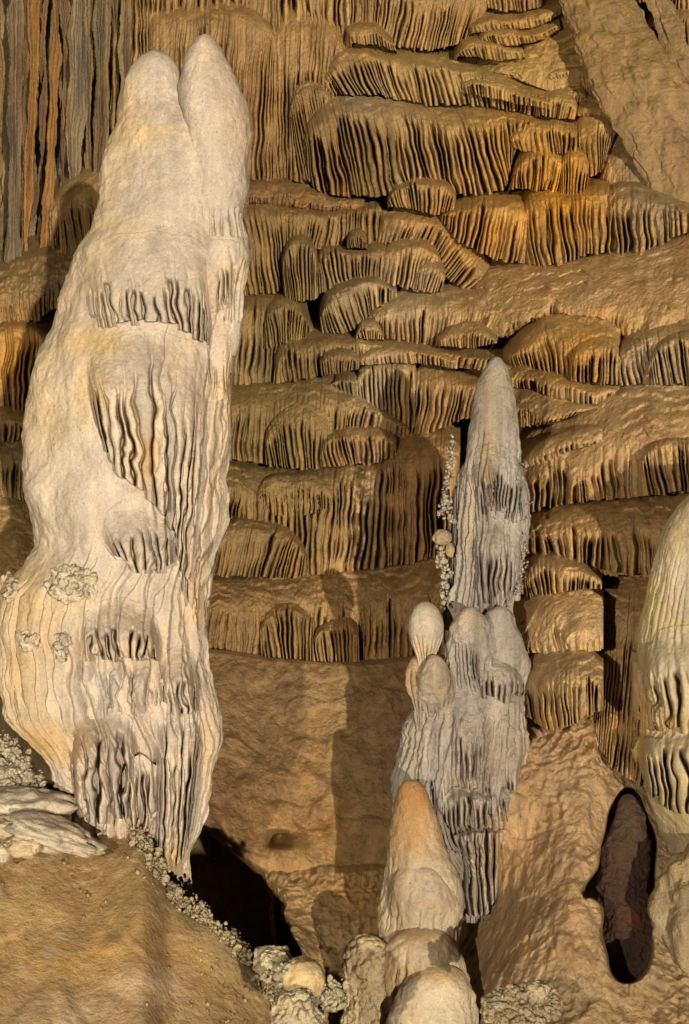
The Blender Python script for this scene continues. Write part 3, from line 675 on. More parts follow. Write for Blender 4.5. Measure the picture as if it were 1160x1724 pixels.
LC = [('pale grey brown stone column, widest near the left edge', [(26, -120, 11), (27, 60, 12), (25, 230, 11), (23, 330, 12), (20, 470, 14)], (.24, .17, .09)),
      ('orange stained stone column, left of two bright orange ones', [(61, -120, 9), (59, 60, 9), (55, 200, 8), (50, 330, 7), (44, 450, 6)], (.36, .165, .03)),
      ('orange brown stone column between two black gaps, right of two bright orange ones', [(96, -120, 8), (93, 60, 8), (88, 200, 8), (82, 320, 8), (75, 420, 8)], (.31, .145, .03)),
      ('thick pale stone column left of the white stalagmite tips', [(133, -120, 13), (131, 60, 14), (130, 180, 13), (126, 260, 12), (122, 320, 11)], (.29, .21, .11)),
      ('dull brown stone column behind the left shoulder of the white stalagmite', [(174, -120, 13), (172, 60, 14), (170, 180, 13), (168, 300, 13)], (.25, .175, .08)),
      ('thin dark stone column at the extreme left edge', [(-6, -120, 8), (-4, 100, 8), (-4, 300, 7), (-5, 480, 7)], (.30, .18, .06)),
      ('slim olive stone column closest to the left white tip', [(212, -120, 10), (211, 60, 10), (210, 240, 10)], (.27, .19, .07)),
      ('thread thin brown column between the widest column and the orange one', [(45, -120, 4.5), (43, 100, 5), (40, 300, 4.5), (35, 440, 4)], (.26, .14, .05)),
      ('thread thin dark column between the two bright orange columns', [(78, -120, 4), (75, 100, 4.5), (70, 300, 4), (62, 430, 4)], (.2, .1, .04)),
      ('narrow ragged brown column right of the orange brown one', [(113, -120, 5), (111, 80, 5), (108, 220, 5), (102, 330, 5)], (.22, .135, .055)),
      ('narrow brown column between the thick pale column and the dull brown one', [(152, -120, 5), (151, 80, 5.5), (149, 200, 5), (148, 300, 5)], (.23, .15, .06)),
      ('narrow olive column between the dull brown column and the slim olive one', [(193, -120, 6), (192, 80, 6), (190, 260, 6)], (.24, .16, .06))]
for i, (lb, pts, c) in enumerate(LC):
    o = tube('stone_column', pts, 10.05 + (.1 * (i % 2) if i < 7 else .16), M_WALL, stripes(c, (.30, .13, .03) if i in (1, 2) else (.19, .105, .04), i * 3.1), fl=7, amp=.8)
    tag(o, lb, 'stone column', 'long stone columns on the left wall')

# --- diagonal ridge at the upper right
def sweep(name, path, mat, col, fl=10):
    a = np.array(path, float)           # px,py,D,r
    n = 420
    d = np.concatenate([[0], np.cumsum(np.hypot(*np.diff(a[:, :2], axis=0).T))]); s = np.linspace(0, d[-1], n)
    q = np.stack([smooth1(np.interp(s, d, a[:, k]), 14) for k in range(4)], -1)
    C = at(q[:, 0], q[:, 1], q[:, 2]); th = np.linspace(0, 2 * np.pi, 200, endpoint=False)
    tan = np.gradient(C, axis=0); tan /= np.linalg.norm(tan, axis=1)[:, None]
    up = np.array([0, -1, 0.]); b = np.cross(tan, up); b /= np.linalg.norm(b, axis=1)[:, None]; f = np.cross(b, tan)
    P = C[:, None] + q[:, 3][:, None, None] * (b[:, None] * np.sin(th)[None, :, None] + f[:, None] * np.cos(th)[None, :, None] * .30)
    nrm = P - C[:, None]; nrm /= np.linalg.norm(nrm, axis=2)[..., None]
    lon = np.stack([np.sin(th)[None] * 3 + 0 * P[..., 0], np.cos(th)[None] * 3 + 0 * P[..., 0], s[:, None] / 130 + 0 * P[..., 0]], -1)
    P = P + nrm * (.018 * perlin(lon * 1.6) + .03 * perlin(P * 3.4) + .02 * fbm(P * 9, 3))[..., None]
    px = q[:, :1] + 0 * P[..., 0]; py = q[:, 1:2] + 0 * px
    return build(name, P.reshape(-1, 3), gridf(*P.shape[:2], True), mat, None, tuple(C[-1]), col(px, py).reshape(-1, 3))
rd = sweep('flowstone_ridge', [(900, -220, 9.75, .17), (988, -30, 9.5, .20), (1030, 60, 9.28, .22), (1080, 150, 9.05, .24), (1140, 260, 8.9, .25), (1215, 380, 8.75, .28), (1270, 500, 8.7, .28)],
           M_WALL, tintfield((0.363, 0.223, 0.079), [(1120, 260, 60, 80, (0.334, 0.211, 0.102), .7)]))
tag(rd, 'smooth olive ridge running diagonally down the upper right corner', 'rock ridge')
rd = sweep('flowstone_ridge', [(1030, -180, 9.5, .06), (1106, 0, 9.3, .06), (1140, 90, 9.1, .075), (1190, 210, 9.0, .12), (1260, 350, 8.9, .14)],
           M_WALL, tintfield((0.348, 0.217, 0.088)))
tag(rd, 'thin outer ridge in the upper right corner beyond the brown cleft', 'rock ridge')

UPPER_RIGHT = 1
# ---- the smooth brown apron, low in the middle, and the rough step under it
def patch(top, bot, nr, nc, sig=6):
    tx, ty = poly(top, nc, sig); bx, by = poly(bot, nc, sig)
    v = np.linspace(0, 1, nr)[:, None]
    return tx + (bx - tx) * v, ty + (by - ty) * v, v
def apron(label, top, bot, D0, D1, belly, mat, col, rough=1., knobs=0., name='flowstone_apron', cat='flowstone apron', swing=0, edge=.35, ends='LRB', extra=None, flut=0, back=.5, step=2.0):
    nr = int(max(abs(np.array(bot)[:, 1].mean() - np.array(top)[:, 1].mean()), 60) * 1.25 / step); nc = int(max(plen(top), plen(bot)) / step)
    X, Y, v = patch(top, bot, nr, nc)
    s = np.linspace(0, 1, nc)[None]
    jx = 7 * fbm(np.stack([Y / 34, 0 * Y + 3.3, 0 * Y], -1), 3)
    jx = jx + 13 * perlin(np.stack([Y / 75, 0 * Y + 8.1, 0 * Y], -1))
    X = X + jx * (np.exp(-(s / .12) ** 2) + np.exp(-((1 - s) / .12) ** 2))
    D = D0 + (D1 - D0) * v + swing * sstep(.42, .02, s) * sstep(.1, .6, v) - belly * np.sin(np.pi * np.clip(v * .8 + .1, 0, 1))
    e = np.ones_like(X)
    if 'L' in ends: e = e * np.sqrt(np.clip(1 - (1 - np.clip(s / .14, 0, 1)) ** 2, 0, 1))
    if 'R' in ends: e = e * np.sqrt(np.clip(1 - (1 - np.clip((1 - s) / .14, 0, 1)) ** 2, 0, 1))
    if 'B' in ends: e = e * np.sqrt(np.clip(1 - (1 - np.clip((1 - v) / .05, 0, 1)) ** 2, 0, 1))
    if 'T' in ends: e = e * np.sqrt(np.clip(1 - (1 - np.clip(v / .06, 0, 1)) ** 2, 0, 1))
    D = D + edge * (1 - e)
    P = at(X, Y, D)
    sd = RNG.uniform(0, 50)
    D = D - rough * (.05 * perlin(P * 1.7 + sd) + .022 * perlin(P * 5) + .009 * fbm(P * np.array([17, 17, 9.]), 3) + .008 * perlin(P * np.array([26, 26, 3.])) + .012 * sstep(.1, .3, perlin(P * np.array([6, 6, 9.]) + sd)))
    if flut: D = D - flut * perlin(P * np.array([20, 20, .8]) + sd)
    if np.any(knobs):
        kk = knobs(X, Y) if callable(knobs) else knobs
        D = D - kk * (lumps(P * 15) * .6 + lumps(P * 29 + 4) * .4 - .4)
    if extra is not None: D = D + extra(X, Y)
    P = at(X, Y, D)
    # returns into the rock on all sides
    d = np.array([0, back, 0.])
    P = np.concatenate([P[:, :1] + d, P, P[:, -1:] + d], 1); P = np.concatenate([P[:1] + d, P, P[-1:] + d], 0)
    C = col(X, Y); C = np.pad(C, ((1, 1), (1, 1), (0, 0)), mode='edge')
    org = tuple(P[-2, P.shape[1] // 2])
    o = build(name, P.reshape(-1, 3), gridf(*P.shape[:2]), mat, None, org, C.reshape(-1, 3))
    tag(o, label, cat, None); return o
apron('large smooth brown apron above the black opening', [(150, 1090), (300, 1092), (380, 1100), (460, 1112), (560, 1120), (640, 1118), (720, 1108), (800, 1098)],
      [(190, 1240), (300, 1335), (345, 1400), (390, 1434), (430, 1470), (500, 1500), (580, 1510), (660, 1500), (800, 1500)], 8.22, 7.5, .08, M_WALL,
      tintfield((0.326, 0.186, 0.069), [(560, 1400, 80, 80, (0.378, 0.198, 0.053), .8), (560, 1200, 60, 110, (0.359, 0.220, 0.085), .6), (360, 1350, 60, 50, (0.300, 0.141, 0.058), .7), (700, 1250, 60, 160, (0.261, 0.129, 0.058), .7)]),
      rough=1.0, flut=.004, extra=lambda X, Y: .22 * np.exp(-((X - 470) / 17) ** 2 - ((Y - 1412) / 13) ** 4) - .09 * np.exp(-((X - 488) / 28) ** 2 - ((Y - 1436) / 26) ** 2))
apron('rough brown slope under the smooth apron, right of the black opening', [(436, 1462), (480, 1474), (540, 1470), (620, 1466), (700, 1460), (800, 1450)],
      [(514, 1612), (520, 1690), (545, 1740), (600, 1780), (700, 1800), (800, 1800)], 7.42, 6.9, .02, M_WALL,
      tintfield((0.353, 0.215, 0.080), [(600, 1520, 60, 40, (0.359, 0.186, 0.053), .7)]), rough=1.1,
      knobs=lambda X, Y: .012 + .035 * np.exp(-((X - 625) / 55) ** 2 - ((Y - 1525) / 50) ** 2) + .02 * np.exp(-((Y - 1480) / 22) ** 2))
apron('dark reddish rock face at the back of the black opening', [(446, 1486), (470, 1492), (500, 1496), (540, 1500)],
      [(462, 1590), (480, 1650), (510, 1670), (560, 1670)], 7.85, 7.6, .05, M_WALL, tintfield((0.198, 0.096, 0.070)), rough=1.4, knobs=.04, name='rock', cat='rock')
# lower right apron with the dark niche
def niche(X, Y):
    yy = (Y - 1491) / 165.
    h = np.sqrt(np.clip(1 - np.abs(yy) ** 3.4, 0, 1)) * (1 - .18 * np.exp(-((Y - 1352) / 40) ** 2))
    xr = 1056 + 49 * h + 2.5 * np.sin(Y / 17.)
    xl = 1056 - (44 + 30 * np.exp(-((Y - 1500) / 34) ** 2) * (Y < 1512) + 30 * np.exp(-((Y - 1500) / 14) ** 2) * (Y >= 1512)) * h + 2 * np.sin(Y / 11.)
    d = np.minimum(xr - X, X - xl)
    ins = sstep(-2, 5, d) * (np.abs(yy) < 1.0)
    rim = np.exp(-((d + 8) / 6) ** 2) * sstep(1560, 1640, Y) * (np.abs(yy) < 1.15)
    return .45 * ins - .018 * rim
apron('broad tan apron at lower right, rough on top, with a dark niche in it', [(790, 1330), (872, 1262), (905, 1240), (950, 1220), (1014, 1190), (1034, 1230), (1075, 1300), (1110, 1340), (1180, 1390), (1330, 1440)],
      [(640, 1780), (780, 1790), (900, 1800), (1000, 1790), (1060, 1810), (1110, 1815), (1160, 1815), (1230, 1815), (1330, 1815)], 7.15, 6.15, .05, M_WALL,
      tintfield((0.387, 0.236, 0.104), [(1060, 1640, 120, 60, (0.315, 0.212, 0.097), .8), (960, 1260, 70, 60, (0.396, 0.248, 0.132), .5), (1140, 1380, 50, 60, (0.450, 0.240, 0.070), .55), (1000, 1250, 40, 40, (0.468, 0.264, 0.088), .4),
                                    (1130, 1470, 50, 90, (0.414, 0.304, 0.176), .6), (960, 1680, 90, 50, (0.405, 0.280, 0.132), .7)]),
      rough=1.15, swing=.78, edge=.25, ends='L', extra=niche, step=1.8, flut=.003,
      knobs=lambda X, Y: .008 + .012 * sstep(.1, .5, perlin(np.stack([X / 60, Y / 60, 0 * X], -1))) + .045 * np.exp(-((Y - 1250 - (X - 960) * .25) / 55) ** 2) * sstep(1120, 1060, X) + .035 * np.exp(-((X - 1120) / 36) ** 2 - ((Y - 1560) / 70) ** 2) + .02 * sstep(1100, 1150, X) + .018 * np.exp(-((X - 985) / 14) ** 2 - ((Y - 1490) / 60) ** 2))
nroot = empty('dark_stalagmite', (1056 * 0 + (1056 - 580) * K * 6.75, 6.75, ZC + (862 - 1672) * K * 6.75))
NC = tintfield((.062, .030, .017), [(1055, 1400, 22, 50, (.10, .066, .03), .9), (1062, 1535, 16, 20, (.12, .036, .016), .9), (1040, 1470, 30, 50, (.05, .026, .015), .6), (1058, 1610, 40, 40, (.05, .026, .016), .6)])
nb = Body([(1058, 1336), (1040, 1346), (1026, 1385), (1014, 1440), (1004, 1490), (1004, 1530), (1020, 1580)], [(1058, 1336), (1076, 1346), (1090, 1385), (1098, 1440), (1102, 1490), (1100, 1530), (1090, 1580)], 7.02, .7, Dlow=6.86)
body(nb, 'upper_lobe', M_WET, NC, nroot, noise=1.6, knobs=.018)
nb = Body([(1058, 1486), (1030, 1496), (1012, 1530), (1008, 1590), (1018, 1680)], [(1058, 1486), (1086, 1496), (1100, 1530), (1102, 1600), (1096, 1680)], 6.92, .7, Dlow=6.76)
o = body(nb, 'lower_lobe', M_WET, NC, nroot, noise=1.8, knobs=.022)
o = nroot
tag(o, 'wet dark brown stalagmite standing inside the niche at lower right', 'stalagmite')
# floor in front of the right apron is its lower end; crumbly rubble at the bottom centre
def scatter(n, cx, cy, rx, ry, D, r0, r1, seed=0, dD=-.002):
    R = np.random.default_rng(seed)
    a = R.uniform(0, 2 * np.pi, n); q = np.sqrt(R.random(n))
    px = cx + rx * q * np.cos(a); py = cy + ry * q * np.sin(a)
    d = (D(px, py) if callable(D) else D + dD * (py - cy)) + R.normal(0, .008, n)
    P = at(px, py, d)
    return np.concatenate([P, R.uniform(r0, r1, (n, 1)) ** 1.0], 1)
# ================================================================== THE GIANT WHITE STALAGMITE
WB = [(255, 232, 70, 10, (0.53, 0.38, 0.18), .7), (225, 255, 40, 14, (0.54, 0.40, 0.20), .6), (200, 390, 60, 12, (0.53, 0.37, 0.17), .6), (185, 330, 26, 90, (0.56, 0.43, 0.24), .6),
      (150, 420, 35, 50, (0.55, 0.41, 0.22), .6), (215, 180, 18, 60, (0.56, 0.43, 0.25), .6), (170, 580, 45, 22, (0.48, 0.32, 0.12), .85), (160, 660, 22, 60, (0.50, 0.33, 0.12), .7),
      (90, 680, 60, 160, (0.56, 0.44, 0.26), .6), (250, 770, 14, 50, (0.53, 0.29, 0.05), .6), (380, 700, 14, 90, (0.59, 0.43, 0.24), .6), (130, 1000, 40, 30, (0.50, 0.35, 0.16), .7),
      (330, 1020, 16, 60, (0.58, 0.38, 0.18), .6), (50, 1010, 60, 70, (.50, .345, .16), .85), (40, 1150, 70, 90, (.50, .35, .17), .8), (85, 1245, 65, 42, (.44, .26, .08), .9),
      (180, 1150, 60, 40, (0.44, 0.37, 0.29), .7), (355, 1250, 14, 110, (0.58, 0.40, 0.20), .5), (290, 1450, 25, 30, (0.48, 0.34, 0.12), .7), (345, 110, 20, 25, (0.56, 0.43, 0.24), .4), (380, 470, 30, 40, (0.58, 0.42, 0.22), .5)]
WHC = tintfield(WHITE, WB)
WD = 6.5
wb = Body([(262, 85), (240, 92), (218, 125), (202, 175), (192, 235), (181, 290), (170, 350), (158, 396), (134, 418), (120, 460), (96, 522), (66, 590), (51, 660), (45, 740), (50, 820), (60, 885), (62, 920), (38, 956), (10, 990), (-4, 1060), (-2, 1140), (12, 1205), (44, 1240), (80, 1285), (104, 1325), (114, 1390), (150, 1440), (222, 1478), (285, 1520), (312, 1565)],
          [(262, 85), (285, 95), (302, 125), (314, 150), (340, 188), (370, 225), (392, 280), (400, 350), (404, 420), (406, 500), (400, 560), (392, 620), (384, 700), (386, 790), (374, 880), (352, 990), (344, 1060), (354, 1105), (354, 1140), (362, 1180), (370, 1240), (362, 1320), (344, 1390), (322, 1440), (310, 1475), (320, 1515), (338, 1565)],
          WD, .62, ysig=9)
groot = empty('stalagmite', (-1.05, WD, ZC - 1.5)); tag(groot, 'giant white twin tipped stalagmite with draped curtains, filling the left of the cave', 'stalagmite')
body(wb, 'trunk', M_WHITE, WHC, groot, noise=1.35, knobs=.004, step=1.9, scal=.0025,
     flutes=[(480, 1120, 24, .5, 270, 900, .45, 1.0), (900, 1140, 26, .45, 130, 900, .45, 1.0), (960, 1420, 21, .8, -100, 190, .3, 1.4), (1090, 1600, 19, .75, 150, 900, .35, 1.4)],
     dents=[(240, 745, 60, 90, .03), (205, 1165, 60, 50, .03), (175, 1325, 50, 70, .03)])
tb = Body([(346, 57), (322, 72), (306, 100), (304, 150), (312, 220), (318, 300), (320, 420), (330, 500), (340, 560)],
          [(346, 57), (372, 76), (388, 110), (404, 160), (414, 200), (422, 236), (415, 268), (423, 320), (414, 372), (420, 430), (412, 500), (410, 560), (398, 600)], WD - .06, .85, ysig=6)
body(tb, 'second_tip', M_WHITE, WHC, groot, noise=1.0, scal=.002, flutes=[(352, 402, 11, .7, 340, 500), (440, 540, 12, .9, 345, 500)])
def WF(px, py): return wb.front(px, py)
def WF2(px, py): return np.minimum(wb.front(px, py), tb.front(px, py))
def wt(part, top, base, **k):
    d = dict(cap=.3, prot=.06, fl=25, amp=.62, vw=.15, deep=2.1, stain=(.44, .24, .06), col=WHC, dfun=WF, mat=M_WHITE, back=.12, rough=.6, endr=1.3, parent=groot, part=part)
    d.update(k); return tier('', top, base, **d)
wt('drapery', [(128, 440), (165, 405), (210, 392), (270, 388), (330, 400), (358, 430)], [(150, 552), (200, 554), (250, 548), (300, 556), (340, 578), (358, 602)], cap=.6, prot=.07, fl=15, amp=1.0, tuck=.05, irr=False, vw=.2, deep=2.0)
wt('drapery', [(340, 416), (360, 402), (385, 400), (404, 408)], [(350, 528), (368, 535), (385, 525), (400, 505)], cap=.5, prot=.045, fl=15, dfun=WF2, amp=.8, bulge=.8, irr=False, vw=.18)
wt('drapery', [(342, 575), (358, 552), (378, 545), (396, 555)], [(345, 660), (360, 690), (376, 690), (386, 650)], cap=.3, prot=.04, fl=15, dfun=WF2, amp=.7, bulge=.7)
wt('drapery', [(142, 640), (150, 596), (180, 566), (225, 553), (275, 556), (325, 575), (352, 625)], [(166, 742), (190, 800), (226, 834), (262, 856), (296, 905), (306, 965), (318, 985)], cap=.26, prot=.12, fl=22, amp=.85, ends='L', bulge=.4, tuck=.2, irr=False, vw=.2, deep=1.8)

wt('drapery', [(312, 640), (340, 600), (365, 590), (392, 600)], [(300, 985), (318, 1030), (335, 1068), (346, 1066)], cap=.1, prot=.05, fl=21, amp=.75, bulge=.3)
wt('drapery', [(164, 905), (172, 868), (195, 845), (232, 838), (272, 856), (298, 890)], [(192, 940), (216, 966), (240, 972), (272, 968), (300, 945)], cap=.42, prot=.10, fl=18, amp=1.0, bulge=.7, tuck=.05, deep=2.6, irr=False, vw=.18)
wt('drapery', [(128, 1062), (142, 1030), (172, 1008), (208, 1004), (246, 1020), (276, 1060)], [(134, 1125), (175, 1118), (230, 1120), (276, 1128)], cap=.42, prot=.12, fl=20, amp=1.0, bulge=.6, tuck=.0, irr=False, vw=.2, deep=2.8)
wt('drapery', [(150, 1110), (190, 1092), (235, 1095), (275, 1110)], [(140, 1215), (185, 1215), (232, 1212), (272, 1220)], cap=.08, prot=.03, fl=17, amp=.9, rough=2.4, bulge=.4)
wt('drapery', [(262, 1132), (272, 1104), (294, 1086), (318, 1088), (336, 1112)], [(268, 1190), (292, 1210), (318, 1212), (338, 1190)], cap=.5, prot=.10, fl=16, amp=.9, bulge=.55, tuck=.2, irr=False, vw=.18, deep=2.6)
wt('drapery', [(260, 1220), (280, 1186), (305, 1172), (330, 1182), (346, 1226)], [(256, 1440), (276, 1464), (296, 1474), (320, 1420)], cap=.2, prot=.12, fl=16, amp=.9, bulge=.35, tuck=.35, irr=False, vw=.17, deep=2.6)
wt('drapery', [(114, 1252), (126, 1214), (152, 1196), (190, 1190), (220, 1206), (234, 1240)], [(110, 1388), (155, 1390), (200, 1392), (240, 1398)], cap=.3, prot=.16, fl=21, amp=1.1, bulge=.4, tuck=0, irr=False, vw=.24, deep=2.6)
wt('drapery', [(206, 1302), (216, 1280), (238, 1268), (262, 1290)], [(206, 1388), (236, 1400), (262, 1392)], cap=.3, prot=.06, fl=17, amp=1., bias=.06, irr=False, vw=.22)
# yellowish curtain on its left foot
def front_scatter(fun, n, cx, cy, rx, ry, r0, r1, seed):
    R = np.random.default_rng(seed); a = R.uniform(0, 2 * np.pi, n); q = np.sqrt(R.random(n))
    px = cx + rx * q * np.cos(a); py = cy + ry * q * np.sin(a)
    d = fun(px, py) - R.uniform(-.010, .022, n) * (1.1 - q)
    return np.concatenate([at(px, py, d), r0 * .8 + (r1 * 1.5 - r0 * .8) * R.random((n, 1)) ** 2.5], 1)
CF = WF
knob_field('popcorn', front_scatter(CF, 700, 120, 982, 40, 27, .003, .012, 1), M_CRUST, (.60, .49, .33), groot)
knob_field('popcorn', front_scatter(CF, 240, 46, 1078, 17, 14, .003, .010, 2), M_CRUST, (.60, .48, .32), groot)
knob_field('popcorn', front_scatter(CF, 240, 14, 990, 16, 22, .003, .010, 3), M_CRUST, (.56, .44, .28), groot)
knob_field('popcorn', front_scatter(CF, 240, 104, 1090, 10, 20, .003, .010, 4), M_CRUST, (.5, .42, .3), groot)

# ================================================================== GREY STALAGMITES IN THE MIDDLE
GB = [(835, 640, 40, 50, (0.36, 0.28, 0.17), .7), (820, 770, 20, 60, (0.46, 0.31, 0.12), .6), (780, 880, 20, 80, (0.38, 0.27, 0.15), .6), (850, 900, 40, 60, (0.39, 0.32, 0.23), .5), (860, 820, 20, 80, (0.43, 0.37, 0.29), .6),
      (725, 1040, 40, 60, (.46, .38, .28), .95), (715, 1095, 22, 12, (0.54, 0.34, 0.15), .7), (695, 1140, 12, 50, (0.51, 0.30, 0.10), .8), (735, 1150, 30, 60, (0.43, 0.31, 0.17), .6),
      (790, 1040, 30, 22, (0.41, 0.29, 0.14), .5), (870, 1060, 22, 40, (0.39, 0.31, 0.21), .5), (690, 1250, 30, 60, (0.40, 0.31, 0.20), .7), (840, 1250, 40, 60, (0.33, 0.27, 0.18), .6), (850, 1440, 30, 60, (0.45, 0.28, 0.11), .6), (885, 1300, 8, 120, (0.49, 0.37, 0.24), .6)]
GC = tintfield((.385, .32, .255), GB)
PD = 7.12
tb1 = Body([(836, 600), (815, 618), (804, 652), (796, 700), (785, 740), (772, 790), (764, 860), (758, 930), (752, 1000), (750, 1060)],
           [(836, 600), (852, 612), (862, 648), (871, 700), (878, 760), (884, 830), (884, 880), (880, 930), (876, 980), (868, 1060)], PD + .1, .75)
r = empty('stalagmite', (.6, PD + .1, ZC - .6)); tag(r, 'tall pointed grey stalagmite standing on the grey cluster, middle of the picture', 'stalagmite')
body(tb1, 'trunk', M_GREY, GC, r, noise=1.5, knobs=.009, flutes=[(790, 1200, 10, 1.0, 700, 796), (700, 1100, 15, .2, 700, 900)], scal=.004)
def gt(parent, part, top, base, dfun, **k):
    d = dict(cap=.3, prot=.05, fl=11, amp=.9, vw=.28, deep=2.0, col=GC, dfun=dfun, mat=M_GREY, back=.12, rough=1.0, endr=1.2, parent=parent, part=part); d.update(k)
    return tier('', top, base, **d)
f1 = tb1.front
gt(r, 'drapery', [(792, 790), (800, 760), (822, 745), (850, 750), (876, 780), (886, 815)], [(796, 870), (815, 884), (840, 872), (862, 890), (886, 880)], f1, cap=.4, fl=13)
gt(r, 'drapery', [(792, 905), (806, 880), (832, 868), (860, 874), (882, 900)], [(792, 1024), (820, 1028), (850, 1026), (876, 1022)], f1, cap=.35, fl=11, prot=.06)
gt(r, 'drapery', [(760, 850), (770, 800), (784, 780), (800, 800)], [(746, 1020), (765, 1026), (785, 1026), (800, 1020)], f1, cap=.1, fl=9, prot=.03, amp=1.3)
def edge_knobs(name, pts, D, r0, r1, seed, tint, parent):
    R = np.random.default_rng(seed); L = []
    a = np.array(pts, float)
    for x, y in a:
        for k in range(16):
            L.append((*at(np.array(x + R.normal(0, 4)), np.array(y + R.normal(0, 6)), np.array(D + R.normal(0, .03))), R.uniform(r0, r1)))
    return knob_field(name, L, M_CRUST, tint, parent)
edge_knobs('popcorn', [(758, 768), (756, 790), (752, 812), (748, 842), (744, 860), (758, 872), (752, 850), (760, 752)], PD + .06, .003, .009, 5, (.50, .43, .31), r)
edge_knobs('popcorn', [(742, 930), (746, 950), (750, 968), (748, 990), (752, 1012), (744, 940)], PD + .06, .004, .012, 6, (.48, .38, .26), r)
edge_knobs('popcorn', [(886, 784), (887, 850), (886, 870), (882, 908), (884, 925), (880, 948), (881, 965), (876, 990)], PD + .06, .002, .006, 7, (.42, .36, .28), r)
V, F = rock_geo(at(np.array(745.), np.array(905.), np.array(PD + .04)), (.040, .04, .036), 3, sub=4, rough=.2)
o = build('nodule', V, F, M_GREY, None, tuple(V[np.argmin(V[:, 2])]), np.tile((.50, .36, .19), (len(V), 1))); tag(o, 'round tan nodule on the left edge of the tall grey stalagmite', 'nodule')
V, F = rock_geo(at(np.array(757.), np.array(926.), np.array(PD + .03)), (.022, .025, .03), 8, sub=3, rough=.3)
o = build('nodule', V, F, M_GREY, None, tuple(V[np.argmin(V[:, 2])]), np.tile((.52, .34, .16), (len(V), 1))); tag(o, 'small orange nodule just under the round tan nodule', 'nodule')

# the cluster
c = empty('stalagmite_cluster', (.75, PD, ZC - 1.85)); tag(c, 'grey lavender cluster of fused rounded stalagmites with dripping fringe, right of the centre', 'stalagmite')
kb = Body([(800, 1090), (752, 1120), (712, 1175), (690, 1215), (676, 1262), (668, 1310), (664, 1370), (690, 1420), (735, 1440), (768, 1480), (780, 1520), (784, 1552)],
          [(800, 1090), (848, 1110), (878, 1150), (889, 1200), (889, 1270), (883, 1330), (874, 1400), (862, 1450), (848, 1495), (842, 1520), (832, 1552)], PD, .62)
body(kb, 'trunk', M_GREY, GC, c, noise=1.8, knobs=.009, scal=.004, flutes=[(1180, 1340, 15, .35, 600, 900), (1330, 1600, 11, 1.3, 600, 900)])
b4 = Body([(792, 1021), (770, 1032), (756, 1062), (751, 1095), (756, 1130), (766, 1170), (780, 1230)], [(792, 1021), (815, 1035), (830, 1068), (838, 1110), (840, 1160), (838, 1200), (830, 1230)], PD - .17, .85, Dlow=PD + .02)
body(b4, 'dome', M_GREY, GC, c, noise=1.5, knobs=.008, flutes=[(1085, 1260, 9, 1.2, 700, 900)])
b5 = Body([(842, 1020), (815, 1030), (802, 1060), (800, 1110), (812, 1180)], [(842, 1020), (872, 1034), (886, 1075), (890, 1120), (886, 1160), (868, 1180)], PD - .06, .8, Dlow=PD + .05)
body(b5, 'dome', M_GREY, GC, c, noise=1.5, knobs=.006, flutes=[(1130, 1190, 9, .8, 700, 900)])
b3 = Body([(732, 1102), (714, 1116), (703, 1145), (702, 1180), (712, 1215), (724, 1250)], [(732, 1102), (752, 1116), (764, 1150), (769, 1180), (764, 1210), (752, 1250)], PD - .19, .9, Dlow=PD + .0)
body(b3, 'dome', M_GREY, GC, c, noise=1.3, knobs=.006, flutes=[(1175, 1270, 8, 1.1, 600, 900)])
kf = kb.front
gt(c, 'drapery', [(798, 1210), (812, 1176), (840, 1160), (868, 1166), (888, 1196)], [(800, 1390), (830, 1396), (860, 1392), (882, 1350)], kf, cap=.7, fl=11, prot=.05, rough=1.6)
gt(c, 'drapery', [(668, 1270), (684, 1225), (706, 1200), (732, 1206), (756, 1240)], [(664, 1400), (700, 1404), (735, 1400), (764, 1380)], kf, cap=.6, fl=12, prot=.045, rough=1.4, amp=.6)
gt(c, 'drapery', [(752, 1190), (775, 1170), (800, 1168), (826, 1180)], [(752, 1330), (780, 1345), (806, 1345), (830, 1330)], kf, cap=.45, fl=10, prot=.05, rough=2.2)
gt(c, 'drapery', [(806, 1120), (830, 1098), (860, 1100), (890, 1130)], [(812, 1176), (840, 1186), (866, 1184), (888, 1170)], kf, cap=.5, fl=10, prot=.05, bias=.03)
gt(c, 'drip_fringe', [(738, 1350), (765, 1322), (800, 1330), (840, 1325), (872, 1330), (886, 1350)], [(744, 1440), (770, 1425), (800, 1420), (835, 1425), (868, 1410), (878, 1380)], kf, cap=.2, fl=11, prot=.05, amp=1.5, bias=.02)
gt(c, 'drip_fringe', [(760, 1410), (790, 1396), (825, 1396), (862, 1400)], [(774, 1530), (796, 1550), (822, 1546), (848, 1500)], kb.front, cap=.05, fl=10, prot=.05, amp=1.8, bias=.05)
b9 = Body([(700, 1105), (688, 1120), (684, 1150), (690, 1190), (700, 1230)], [(700, 1105), (715, 1115), (722, 1150), (720, 1190), (715, 1230)], PD - .10, .8)
body(b9, 'drip_fringe', M_GREY, GC, c, noise=1.5, knobs=.006, flutes=[(1110, 1300, 8, 1.0, 600, 900)])
# egg
eb = Body([(716, 1012), (698, 1020), (687, 1042), (685, 1064), (692, 1088), (700, 1104), (704, 1125)], [(716, 1012), (736, 1022), (747, 1046), (747, 1066), (740, 1088), (732, 1104), (728, 1125)], PD - .12, .9, ysig=4)
o = body(eb, 'egg_stalagmite', M_WHITE, GC, noise=.35, step=1.2, flutes=[(1066, 1135, 8, .75, 600, 900)])
tag(o, 'small white egg shaped stalagmite perched left of the grey cluster', 'stalagmite')

